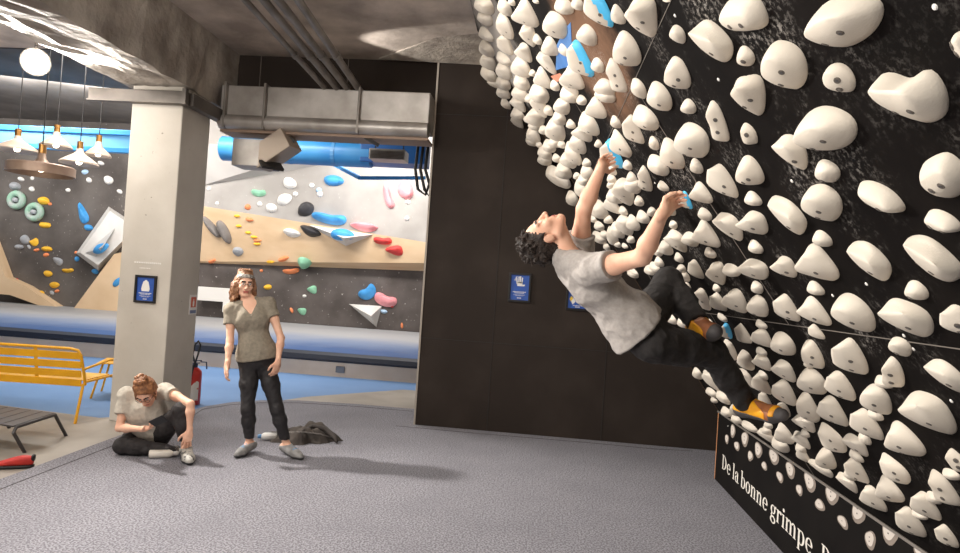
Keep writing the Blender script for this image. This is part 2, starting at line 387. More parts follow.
# hanging lamps
M_shade = mat('enamel_shade', (206,190,174), .4, (180,160,142), 3, 2, metal=.2); M_drum = mat('drum_shade', (170,146,128), .45, (146,120,102), 4, 3, metal=.3); M_shade_in = mat('shade_inside', (250,240,220), .5, emit=(255,236,206), estr=.6)
M_brass = mat('brass', (176,128,72), .35, metal=.8)
M_bulb = mat('bulb', (255,246,230), .3, emit=(255,240,214), estr=9.)
def pendant(x, y, d, Y, label, drum=False, ceil=4.86):
    q = ony(x, y, Y); e = empty('pendant_lamp', tuple(q), 0, label, 'lamp', 'hanging lamps in the far hall')
    R = d/2
    m = MB()
    if drum: pr = [(.04,.24),(.05,.15),(R*.25,.09),(R*.96,.065),(R,.05),(R,-.06),(R*.96,-.06),(R*.95,.045),(.02,.07)]
    else: pr = [(.04,.24),(.055,.17),(R*.32,.135),(R*.6,.085),(R*.88,.03),(R,.0),(R,-.02),(R*.97,-.012),(R*.85,.012),(R*.57,.065),(R*.3,.115),(.02,.16)]
    m.lathe(pr, 32); m.build('lamp_shade', M_drum if drum else M_shade, e, auto=35)
    m = MB(); m.lathe([(.0,.34),(.045,.33),(.045,.22),(0,.2)], 14); m.build('lamp_holder', M_brass, e, auto=35)
    m = MB(); m.lathe([(0,-.03),(.035,-.018),(.046,.02),(.03,.07),(0,.09)], 14); m.build('bulb', M_bulb, e, True)
    m = MB(); m.tube([(0,0,.32),(0,0,ceil-q[2])], .008, 6); m.build('cord', M_dark, e)
pendant(17,150,.64,9.2,'white hanging lamp shade furthest left of the cluster')
pendant(56,146,.46,9.4,'small bright hanging lamp shade highest in the cluster')
pendant(79,163,.54,9.2,'white hanging lamp shade right of the brown drum shade')
pendant(98,155,.40,10.,'smallest white hanging lamp shade nearest the pillar')
pendant(41,170,.78,7.8,'wide shallow brown drum lamp shade hanging lowest', True)
# ================================================================== OVERHANGING BOARD
TH = math.radians(35.5); TT = math.tan(TH)
NW = np.array([-math.cos(TH), 0, -math.sin(TH)]); UW = np.array([-math.sin(TH), 0, math.cos(TH)]); VW = np.array([0,-1.,0])
HP = np.array([1.66, 0, .60])
def onw(x, y, o=0.): return hit(x, y, NW, HP+NW*o)
YE, YN = 5.9, -1.6
m_board = bpy.data.materials.new('board_black'); m_board.use_nodes = True
def board_nodes(m):
    nt = m.node_tree; N = nt.nodes; L = nt.links; b = N['Principled BSDF']
    b.inputs['Roughness'].default_value = .8; b.inputs['Specular IOR Level'].default_value = .06
    tc = N.new('ShaderNodeTexCoord'); O = tc.outputs['Object']
    def noise(sc, de, v=O):
        t = N.new('ShaderNodeTexNoise'); t.inputs['Scale'].default_value = sc; t.inputs['Detail'].default_value = de; t.inputs['Roughness'].default_value = .7; L.new(v, t.inputs['Vector']); return t.outputs['Fac']
    def mr(f, a, z, c=0., d=1.):
        r = N.new('ShaderNodeMapRange'); r.interpolation_type = 'SMOOTHSTEP'
        for k, v in (('From Min',a),('From Max',z),('To Min',c),('To Max',d)): r.inputs[k].default_value = v
        L.new(f, r.inputs['Value']); return r.outputs['Result']
    def mul(a, bb, op='MULTIPLY'):
        x = N.new('ShaderNodeMath'); x.operation = op
        for i, v in enumerate((a, bb)):
            if isinstance(v, (int, float)): x.inputs[i].default_value = v
            else: L.new(v, x.inputs[i])
        return x.outputs[0]
    def mix(fac, A, Bc):
        x = N.new('ShaderNodeMix'); x.data_type = 'RGBA'; L.new(fac, x.inputs['Factor'])
        for k, v in ((6, A), (7, Bc)):
            if isinstance(v, tuple): x.inputs[k].default_value = (*v, 1)
            else: L.new(v, x.inputs[k])
        return x.outputs[2]
    sp = N.new('ShaderNodeSeparateXYZ'); L.new(O, sp.inputs[0]); y = sp.outputs['Y']; z = sp.outputs['Z']
    base = mix(mr(noise(3,6),.35,.7), srgb((13,10,9)), srgb((21,17,15)))
    # bare brown wood worn through, mostly high up toward the far end
    def blob(cy, cz, ry, rz):
        a = mul(mul(y, -cy, 'ADD'), 1/ry); c = mul(mul(z, -cz, 'ADD'), 1/rz)
        d = mul(mul(a, a), mul(c, c), 'ADD')
        return mr(mul(d, mul(noise(5,5), 1.2), 'ADD'), 1.55, .75)
    br = blob(*BROWN, .55, .36)
    cur = mix(mul(br, .85), base, srgb((122,92,72)))
    # chalk: dusty clouds + fine scuffs, heavier where hands go
    dm = blob(*DUSTY, 1.5, .85)
    dust = mul(mul(mr(noise(2.2,5),.46,.72), mul(mul(dm,.75),.25,'ADD')), mr(noise(64,5),.48,.66))
    cur = mix(mul(dust, .75), cur, srgb((196,188,180)))
    cl = blob(*CHALK, 1.0, .5)
    cur = mix(mul(cl, .62), cur, srgb((190,182,174)))
    L.new(cur, b.inputs['Base Color'])
q = onw(700,175); DUSTY = (q[1], q[2]); q = onw(592,55); BROWN = (q[1], q[2]); q = onw(497,40); CHALK = (q[1], q[2])
board_nodes(m_board)
bo = MB(); zt = 3.95
P0 = np.array([1.66,0,.60]); P1 = P0 + UW*((zt-.60)/math.cos(TH))
def yy(p, y): return (p[0], y, p[2])
back = -NW*.05
bo.poly([yy(P0,YE),yy(P0,YN),yy(P1,YN),yy(P1,YE),yy(P0+back,YE),yy(P0+back,YN),yy(P1+back,YN),yy(P1+back,YE)],
        [(0,1,2,3),(7,6,5,4),(0,4,5,1),(1,5,6,2),(2,6,7,3),(3,7,4,0)])
board = bo.build('climbing_board', m_board); tag(board, 'steep black overhanging climbing board crowded with white holds', 'climbing wall')
sm = MB()
def seam_h(z):
    p = P0 + UW*((z-.6)/math.cos(TH)) + NW*.0005; sm.bar(yy(p,YE), yy(p,YN), .004, .002, upv=tuple(UW))
def seam_v(y, za, zb):
    p = P0 + UW*((za-.6)/math.cos(TH)); q = P0 + UW*((zb-.6)/math.cos(TH)); sm.bar(yy(p+NW*.0005,y), yy(q+NW*.0005,y), .004, .002, upv=(0,1,0))
seam_h(1.504); seam_h(2.46); seam_h(3.42)
for y in (5.1,2.7,.3): seam_v(y,1.504,2.46); seam_v(y-1.2,.6,1.504); seam_v(y-1.2,2.46,3.42)
sm.build('panel_seam', mat('seam_pale', (120,112,104), .6), board)
# ply edge of the board (far end), frame strut behind
e = MB(); e.poly([yy(P0+NW*.001,YE+.002),yy(P1+NW*.001,YE+.002),yy(P1+back,YE+.002),yy(P0+back,YE+.002)],[(0,1,2,3)])
e.build('plywood_edge', mat('ply_edge', (150,116,84), .7), board)
# blue painted patch (a real blue triangle printed on the panel)
bp = MB(); off = NW*.0015
bp.prism([onw(x,y)+off for x,y in ((571,22),(572,44),(570,66),(556,70),(557,45),(564,30))], tuple(NW*.0008))
bp.build('blue_patch', mat('blue_paint', (52,108,176), .55, (80,130,186), 9, 5), board)
op = MB(); op.prism([onw(x,y)+off for x,y in ((551,76),(560,73),(566,79),(556,82))], tuple(NW*.0008)); op.build('orange_patch', mat('orange_paint', (206,128,100), .6), board)
# stray screw heads: little pale dots
sc_ = MB()
for x, y in ((675,15.5),(718.5,79.5),(866.5,284),(832.8,295.5),(904,335.5),(913.5,349),(951.5,401),(792,181),(913,297),(935,7),(620,60),(655,183)):
    p = onw(x,y); Mx = Matrix.Translation(Vector(p)) @ Matrix((Vector(VW),Vector(UW),Vector(NW))).transposed().to_4x4()
    sc_.lathe([(0,.003),(.0045,.002),(.006,0)], 10, Mx)
sc_.build('screw_heads', M_white, board)

# ---------------- kicker
KX = 1.66
ki = MB(); ki.box((KX,YN,-.0),(KX+.05,YE-.0,.60)); kick = ki.build('kickboard', mat('kick_black', (15,12,11), .7, (21,18,16), 3, 5, spec=.12))
tag(kick, 'vertical black kickboard with white lettering and printed holds under the steep board', 'kickboard')
k2 = MB(); k2.box((KX-.002,YE-.002,.0),(KX+.052,YE+.012,.60)); k2.build('plywood_edge', mat('ply_edge_warm', (196,136,92), .7), kick)
k3 = MB(); k3.box((KX-.012,YN,.592),(KX+.01,YE+.012,.606), .003); k3.build('top_trim', mat('alu_trim', (150,142,134), .4, metal=.5), kick)
# lettering: built as a font curve then turned into a mesh; stands on the kicker face, reads toward the room
def text_mesh(name, txt, size, m, parent, M, extr=.001, bold=.0, cx=1., spacing=1.):
    cu = bpy.data.curves.new(name, 'FONT'); cu.body = txt; cu.size = size; cu.extrude = extr; cu.offset = bold; cu.space_character = spacing
    tmp = bpy.data.objects.new(name+'_c', cu); COL.objects.link(tmp)
    dg = bpy.context.evaluated_depsgraph_get(); me = bpy.data.meshes.new_from_object(tmp.evaluated_get(dg))
    bpy.data.objects.remove(tmp); bpy.data.curves.remove(cu)
    me.transform(Matrix.Diagonal((cx,1,1,1))); me.transform(M); me.materials.clear()
    return link(name, me, m, parent)
tx = onx(722,468,KX); tx2 = onx(818,546,KX)
M_letter = mat('white_lettering', (222,216,206), .6)
class Pen:
    """draws a high-contrast serif alphabet as flat outlines (thick stems, hairline serifs, stressed bowls)"""
    def __init__(s): s.q = []; s.x = 0.
    def r(s, x0, y0, x1, y1): s.q.append([(s.x+x0,y0),(s.x+x1,y0),(s.x+x1,y1),(s.x+x0,y1)])
    def ring(s, cx, cy, rx, ry, ix, iy, a0=0., a1=360., dx=0.):
        n = max(6, int(abs(a1-a0)/12)); A = [math.radians(a0+(a1-a0)*k/n) for k in range(n+1)]
        for t, u in zip(A, A[1:]): s.q.append([(s.x+cx+rx*math.cos(t),cy+ry*math.sin(t)),(s.x+cx+rx*math.cos(u),cy+ry*math.sin(u)),(s.x+cx+dx+ix*math.cos(u),cy+iy*math.sin(u)),(s.x+cx+dx+ix*math.cos(t),cy+iy*math.sin(t))])
    def dot(s, cx, cy, r_): s.q.append([(s.x+cx+r_*math.cos(t),cy+r_*math.sin(t)) for t in np.linspace(0,2*math.pi,13)[:-1]])
    def stem(s, x, y0, y1, top=1, bot=1, w=.105):
        s.r(x, y0, x+w, y1)
        if top: s.q.append([(s.x+x-.06,y1-.005),(s.x+x-.06,y1-.03),(s.x+x,y1-.05),(s.x+x+.02,y1)])
        if bot: s.r(x-.05, y0, x+w+.05, y0+.026)
    def write(s, txt):
        X = .5
        for ch in txt:
            adv = .5
            if ch == 'D': s.stem(.06,0,.72); s.r(.0,.694,.2,.72); s.ring(.16,.36,.40,.36,.27,.332,-90,90); adv = .62
            elif ch == 'R': s.stem(.06,0,.72); s.r(0,.694,.2,.72); s.ring(.16,.54,.30,.18,.18,.152,-90,90); s.q.append([(s.x+.26,.37),(s.x+.38,.37),(s.x+.58,0),(s.x+.44,0)]); adv = .6
            elif ch == 'e': s.ring(.23,X/2,.22,.26,.115,.228,8,318); s.r(.10,.245,.43,.275); adv = .48
            elif ch == 'l': s.stem(.07,0,.76); adv = .27
            elif ch == 'a': s.stem(.25,0,.40,0,0); s.ring(.20,.37,.155,.14,.07,.112,0,165); s.dot(.085,.375,.05); s.ring(.17,.145,.15,.155,.06,.125,50,310); s.q.append([(s.x+.355,0),(s.x+.43,.0),(s.x+.44,.04),(s.x+.355,.05)]); adv = .46
            elif ch == 'b': s.stem(.05,0,.76,1,0); s.ring(.24,X/2,.23,.26,.115,.228,-130,130); adv = .51
            elif ch == 'o': s.ring(.24,X/2,.23,.26,.115,.232); adv = .51
            elif ch == 'n': s.stem(.06,0,X); s.ring(.28,.33,.165,.18,.06,.14,0,150); s.stem(.34,0,.34,0,1); adv = .56
            elif ch == 'm':
                s.stem(.06,0,X); s.ring(.28,.33,.165,.18,.06,.14,0,150); s.stem(.34,0,.34,0,1); s.ring(.56,.33,.165,.18,.06,.14,0,150); s.stem(.62,0,.34,0,1); adv = .84
            elif ch == 'r': s.stem(.06,0,X); s.ring(.27,.34,.15,.17,.05,.12,70,155); s.dot(.33,.445,.062); adv = .40
            elif ch == 'i': s.stem(.07,0,X); s.dot(.12,.665,.07); adv = .27
            elif ch == 'p': s.stem(.06,-.22,X); s.ring(.25,X/2,.23,.26,.115,.228,-130,130); adv = .52
            elif ch == 'g':
                s.ring(.21,.335,.19,.175,.09,.148); s.dot(.41,.475,.05); s.r(.33,.44,.42,.465); s.q.append([(s.x+.09,.19),(s.x+.14,.17),(s.x+.12,.06),(s.x+.05,.08)])
                s.ring(.22,-.075,.215,.145,.12,.10); s.r(.08,.04,.3,.085); adv = .48
            elif ch == '.': s.dot(.1,.06,.075); adv = .24
            elif ch == ' ': adv = .2
            s.x += adv + .012
        return s
pn_ = Pen().write('De la bonne grimpe. Rien'); full = Pen().write('De la bonne grimpe.').x
sx_ = (tx[1]-tx2[1])/full; sy_ = .165
lm = MB()
for k_, q in enumerate(pn_.q): lm.prism([(KX-.001-.00002*(k_%7), tx[1]-x*sx_, tx[2]+y*sy_) for x, y in q], (-.0006,0,0))
lm.build('lettering', M_letter, kick)
# printed holds on the kicker: flat two-tone prints
pk = [(733,431,5,13),(727,439,4,9),(737,446,5,10),(745,439,7,15),(758.5,450,8,14.5),(750.5,456,5,11),(764.5,466,6,8),(774,457,9,16),(780,477,6.5,11),(790.5,470,10,15),(799.5,490,6,12),(810,482,12,18),(820,505,10,11.5),(832,495,12.5,20),(843,522,10,13),(858.5,512,14,23),(870.5,540,11,19),(890,532,17,24),(922,550,20,20)]
rk = random.Random(5)
PM = [mat('print_shade', (132,120,110), .7), mat('print_light', (200,190,180), .7), M_dark]
for (x, y, w_, h_) in pk:
    pm = MB()
    a = onx(x, y-h_/2, KX); b = onx(x, y+h_/2, KX); hh = (a[2]-b[2])/2
    l_ = onx(x-w_/2, y, KX); r_ = onx(x+w_/2, y, KX); ww = abs(l_[1]-r_[1])/2*1.05; c = onx(x, y, KX)
    for mi, (s, dx, dy, oo) in enumerate(((1.,0,0,.0008),(.74,.12,.08,.0014))):
        n = 20; pts = []
        for k in range(n):
            t = 2*math.pi*k/n; rr = 1 + .10*math.sin(2*t+rk.random()*.2+x) + .08*math.cos(3*t+y)
            pts.append((KX-oo, c[1]+(dx+s*rr*math.cos(t))*ww, c[2]+(dy+s*rr*math.sin(t))*hh))
        pm.prism(pts, (-.0004,0,0), mi)
    for dy in ((.25,-.2) if h_ > 14 else (.1,)):
        pm.prism([(KX-.002, c[1]+(.15+.09*math.cos(t))*ww, c[2]+(dy+.07*math.sin(t))*hh) for t in np.linspace(0,2*math.pi,9)[:-1]], (-.0003,0,0), 2)
    pm.build('printed_hold', PM, kick)
ks = MB()
for x, y in ((728,426),(747,424),(760,437),(776,444),(788,452),(806,463),(828.5,484.5),(850,498.5),(874,513.5),(902,531)):
    p = onx(x, y, KX); ks.lathe([(0,.002),(.005,.001),(.006,0)], 8, Matrix.Translation(Vector(p)) @ Matrix(((0,0,-1),(-1,0,0),(0,1,0))).to_4x4())
ks.build('screw_heads', M_white, kick)

# ================================================================== HOLDS
def chaikin(P, n=2):
    P = np.array(P, float)
    for _ in range(n):
        Q = np.roll(P, -1, 0); P = np.stack([.75*P+.25*Q, .25*P+.75*Q], 1).reshape(-1, 2)
    return P
SHAPES = {
 'd': [(1,.05),(.65,.75),(-.15,.92),(-.85,.55),(-1,-.1),(-.6,-.8),(.2,-.88),(.8,-.55)],
 'w': [(1.05,.15),(.5,.8),(-.4,.95),(-1.05,.35),(-1.1,-.1),(-.5,-.85),(.35,-.95),(1.0,-.5)],
 't': [(1.1,.55),(.3,.8),(-1.15,.35),(-1.2,-.05),(-.2,-.8),(.7,-1.),(1.1,-.6)],
 'r': [(1.12,.25),(.4,.62),(-.45,.62),(-1.12,.15),(-.95,-.3),(-.25,-.9),(.45,-.85),(1.,-.25)],
 'k': [(1.05,.1),(.75,.8),(.1,.35),(-.5,.6),(-1.05,.4),(-1.0,-.45),(-.4,-.9),(.35,-.95),(.9,-.6)],
 's': [(1,.1),(.6,.8),(-.2,.95),(-.9,.5),(-.95,-.4),(-.3,-.95),(.5,-.85),(.95,-.4)],
 'b': [(1.,.75),(.5,1.),(-.5,1.),(-1.,.75),(-1.05,-.4),(-.6,-1.),(.6,-1.),(1.05,-.45)]}
NS, NR = 36, 9
def outline(ty, rng):
    P = chaikin(SHAPES[ty], 2); P = P * (1 + .06*np.array([rng.uniform(-1,1), rng.uniform(-1,1)]))
    th = np.arctan2(P[:,1], P[:,0]); r = np.hypot(P[:,0], P[:,1]); o = np.argsort(th); th, r = th[o], r[o]
    ph = np.linspace(-math.pi, math.pi, NS, endpoint=False)
    rr = np.interp(ph, np.r_[th-2*math.pi, th, th+2*math.pi], np.r_[r, r, r])
    rr *= 1 + .035*np.sin(2*ph+rng.uniform(0,6)) + .03*np.sin(3*ph+rng.uniform(0,6))
    return np.stack([rr*np.cos(ph), rr*np.sin(ph)], 1), ph
def hold_verts(ty, rng):
    """unit hold: p along the long axis, q across (up side positive), z height 0..1"""
    O, ph = outline(ty, rng)
    q0 = {'r':.44,'t':.40,'w':.40,'k':.36,'d':.2,'b':.3,'s':.15}[ty] + rng.uniform(-.06,.06); c = {'r':.72,'t':.55,'w':.42,'k':.66,'d':.5,'b':.6,'s':.35}[ty]
    p0 = rng.uniform(-.05,.25)
    lean = np.clip(np.sin(ph), 0, 1)           # 1 on the up side
    expo = {'r':2.1,'t':2.1,'w':2.4,'k':2.2,'d':2.8,'b':3.4,'s':2.6}[ty]
    V = [np.c_[O*1.0, np.full(NS, 0.)], np.c_[O*1.0, np.full(NS, .09)]]
    if ty == 't': tilt = -.25
    else: tilt = rng.uniform(-.18,.18)
    for i in range(1, NR+1):
        rho = 1 - i/(NR+.0)
        rho = max(rho, .0)
        ax = np.stack([p0 + c*np.cos(ph)*.8, np.full(NS, q0)], 1)
        P = O*rho + ax*(1-rho)
        ex = expo*(1-lean) + (1.25 if ty in 'rtk' else 1.9)*lean
        h = .09 + .91*(1-rho**ex)
        # groove / thumb-catch on the up side of ridge holds
        if ty in 'rtk': h = h - .16*lean*np.sin(math.pi*rho)**2
        h = h*(1 + tilt*P[:,0]*.6) - .10*(P[:,0]**2)*(1-rho)
        if ty in 'k': h = h - .12*np.exp(-((P[:,0]-.1)/.35)**2)*(1-rho)
        V.append(np.c_[P, np.maximum(h,.05)])
    V = np.concatenate(V)
    F_ = [[a*NS+k, a*NS+(k+1)%NS, (a+1)*NS+(k+1)%NS, (a+1)*NS+k] for a in range(NR+1) for k in range(NS)]
    # close the apex line
    last = (NR+1)*NS
    for k in range(NS//2): 
        pass
    return V, F_, ph
M_hold = mat('hold_cream', (218,208,193), .62, (200,188,172), 5., 6, .4, .75, bump=.12, bscale=240, rnd=.05, spec=.3)
M_bolt = mat('bolt_steel', (120,118,116), .35, metal=.9); M_hole = mat('bolt_hole', (104,96,88), .8)
M_cyan = mat('cyan_tape', (84,196,248), .5)
def make_hold(cx, cy, L, W, ang, ty, n=NW, hitf=onw, ua=None, kap=.62, seed=0, mats=None, name='climbing_hold', bolts=True, rim=False):
    rng = random.Random(seed*7919+13)
    up = UW if ua is None else ua
    e1 = VW if ua is None else np.cross(up, n)
    e2 = up
    V, Fc, ph = hold_verts(ty, rng)
    c0 = hitf(cx, cy)
    def pd(P): return proj(P)
    J = np.stack([(pd(c0+e*.01)-pd(c0-e*.01))/.02 for e in (e1, e2, n)], 1)   # px per metre
    a = math.radians(ang); R = np.array([[math.cos(a),-math.sin(a)],[math.sin(a),math.cos(a)]])
    S2 = R @ np.diag([(L/2)**2,(W/2)**2]) @ R.T
    A = J[:, :2]; Ai = np.linalg.inv(A); pn = J[:, 2]
    sz = math.sqrt(L*W)/2
    h = .3*sz/max(np.linalg.norm(pn), np.linalg.norm(A[:,1]))
    for _ in range(12):
        k = .55*h
        Q = S2 - k*k*np.outer(pn, pn)
        w, U = np.linalg.eigh(Q); fl_ = .22*np.diag(U.T@S2@U)
        w = np.maximum(w, fl_); Q = U @ np.diag(w) @ U.T
        S = Ai @ Q @ Ai.T; ew, ev = np.linalg.eigh(S); aa, bb = math.sqrt(ew[1]), math.sqrt(ew[0])
        bb = max(bb, aa*.30); hm = math.sqrt(.42/(pn@np.linalg.inv(S2)@pn))/.55; h = .6*h + .4*min(kap*math.sqrt(aa*bb)*1.15, hm)
    d1 = ev[:,1]
    if (A @ d1) @ np.array([math.cos(a), math.sin(a)]) < 0: d1 = -d1
    tgt = np.array([cx, cy])
    dirs = np.array([[math.cos(t), math.sin(t)] for t in np.linspace(0, math.pi, 12, endpoint=False)])
    tw = 2*np.sqrt(np.einsum('ki,ij,kj->k', dirs, S2, dirs))
    prm = np.array([math.log(aa), math.log(bb), math.atan2(d1[1], d1[0])])
    def frame(p):
        A_, B_, t = math.exp(p[0]), math.exp(p[1]), p[2]
        P1 = e1*math.cos(t)+e2*math.sin(t); P2 = np.cross(n, P1)
        if (J[:, :2] @ [P2@e1, P2@e2])[1] > 0: P2 = -P2
        return A_, B_, P1, P2, min(kap*math.sqrt(A_*B_)*1.15, hm)
    VV = np.unique(np.round(V[NS:], 3), axis=0)
    def wid(p):
        A_, B_, P1, P2, h_ = frame(p)
        q = (VV[:,:1]*(J@[P1@e1,P1@e2,0])*A_ + VV[:,1:2]*(J@[P2@e1,P2@e2,0])*B_ + VV[:,2:]*(J[:,2])*h_) @ dirs.T
        return q.max(0)-q.min(0), (q.max(0)+q.min(0))/2
    for _ in range(9):
        w0, _m = wid(prm); r0 = np.log(w0/tw)
        Jm = np.stack([(np.log(wid(prm+dv)[0]/tw)-r0)/.02 for dv in np.eye(3)*.02], 1)
        reg = np.diag([.05,.05,.02])
        st = np.linalg.solve(Jm.T@Jm+reg, -Jm.T@r0); prm = prm + np.clip(st, -.25, .25)
        d_ = prm[0]-prm[1]
        if d_ > 1.35: prm[1] = prm[0]-1.35
        if d_ < -.6: prm[0] = prm[1]-.6
    aa, bb, P1, P2, h = frame(prm)
    c = c0.copy()
    for _ in range(4):
        q = pd(c + V[:,:1]*P1*aa + V[:,1:2]*P2*bb + V[:,2:]*n*h)
        mid = (q.max(0)+q.min(0))/2
        ex = tgt*0 + mid
        c = c + (np.linalg.inv(A) @ (tgt-ex))@np.stack([e1,e2])
    Rm = Matrix((Vector(P1), Vector(P2), Vector(np.cross(P1,P2)))).transposed()
    flip = (np.cross(P1,P2)@n) < 0
    lv = V*np.array([aa, bb, -h if flip else h])
    # organic unevenness
    amp = .02*math.sqrt(aa*bb)
    lv = np.array([Vector(p)+Vector((0,0,1))*(0 if i < NS else amp*mnoise.noise(Vector((p[0]*18+seed, p[1]*18, p[2]*18)))) for i, p in enumerate(lv)])
    me = bpy.data.meshes.new(name)
    cnt = (NR+2)*NS
    faces = [f if not flip else f[::-1] for f in Fc]
    cap = list(range((NR+1)*NS, (NR+2)*NS))
    me.from_pydata([tuple(p) for p in lv], [], faces); me.update()
    bm = bmesh.new(); bm.from_mesh(me); bmesh.ops.remove_doubles(bm, verts=bm.verts[:], dist=1e-5)
    # bridge the apex slit (two coincident halves collapse onto one line)
    bmesh.ops.holes_fill(bm, edges=[e for e in bm.edges if e.is_boundary and all(abs(v.co.z) > .3*h for v in e.verts)], sides=0)
    bmesh.ops.recalc_face_normals(bm, faces=bm.faces[:]); bm.to_mesh(me); bm.free()
    me.polygons.foreach_set('use_smooth', [True]*len(me.polygons))
    o = bpy.data.objects.new(name, me); COL.objects.link(o); me.materials.append(mats or M_hold)
    o.matrix_world = Matrix.Translation(Vector(c)) @ Rm.to_4x4()
    sg = -1 if flip else 1
    if bolts and L*W > 330:
        spots = [(-.28,-.30)] if L < 26 else [(-.3,-.34),(.34,-.3)]
        pts2 = lv
        for sx, sy in spots:
            d = (pts2[:,0]/aa-sx)**2+(pts2[:,1]/bb-sy)**2 + (pts2[:,2]*sg < .2*h)*9
            i = int(np.argmin(d)); p = Vector(pts2[i])
            # local normal from the neighbours
            nb = [int(j) for j in np.argsort(((pts2-pts2[i])**2).sum(1))[:9]]
            C3 = np.cov((pts2[nb]-pts2[nb].mean(0)).T); nn = Vector(np.linalg.eigh(C3)[1][:,0]); nn = nn if nn.z*sg > 0 else -nn
            r = .006
            Mx = Matrix.Translation(p) @ nn.to_track_quat('Z','Y').to_matrix().to_4x4()
            mb = MB(); mb.lathe([(0,.0012),(r*.62,.0014),(r*.66,.0006),(r*1.25,.0006),(r*1.3,-.002)], 14, Mx)
            ob = mb.build('bolt', [M_bolt, M_hole], o)
            for f in ob.data.polygons:
                rr = (Mx.inverted() @ f.center).xy.length
                f.material_index = 0 if rr < r*.6 else 1
    if rim:
        sel = []
        for f in me.polygons:
            cc = np.array(o.matrix_world @ f.center); q = pd(cc)
            lc = f.center
            sel.append((lc.x/aa)**2+(lc.y/bb)**2 > .22 and (q-pd(np.array(o.matrix_world @ Vector((0,0,sg*h*.3)))))@np.array([math.cos(a-math.pi/2), math.sin(a-math.pi/2)]) > .03*W)
        b2 = bmesh.new(); b2.from_mesh(me); b2.faces.ensure_lookup_table()
        bmesh.ops.delete(b2, geom=[b2.faces[i] for i, s in enumerate(sel) if not s], context='FACES')
        for v in b2.verts: v.co += v.normal*.0022
        m2 = bpy.data.meshes.new('blue_rim'); b2.to_mesh(m2); b2.free()
        link('blue_rim', m2, M_cyan, o, True)
    return o
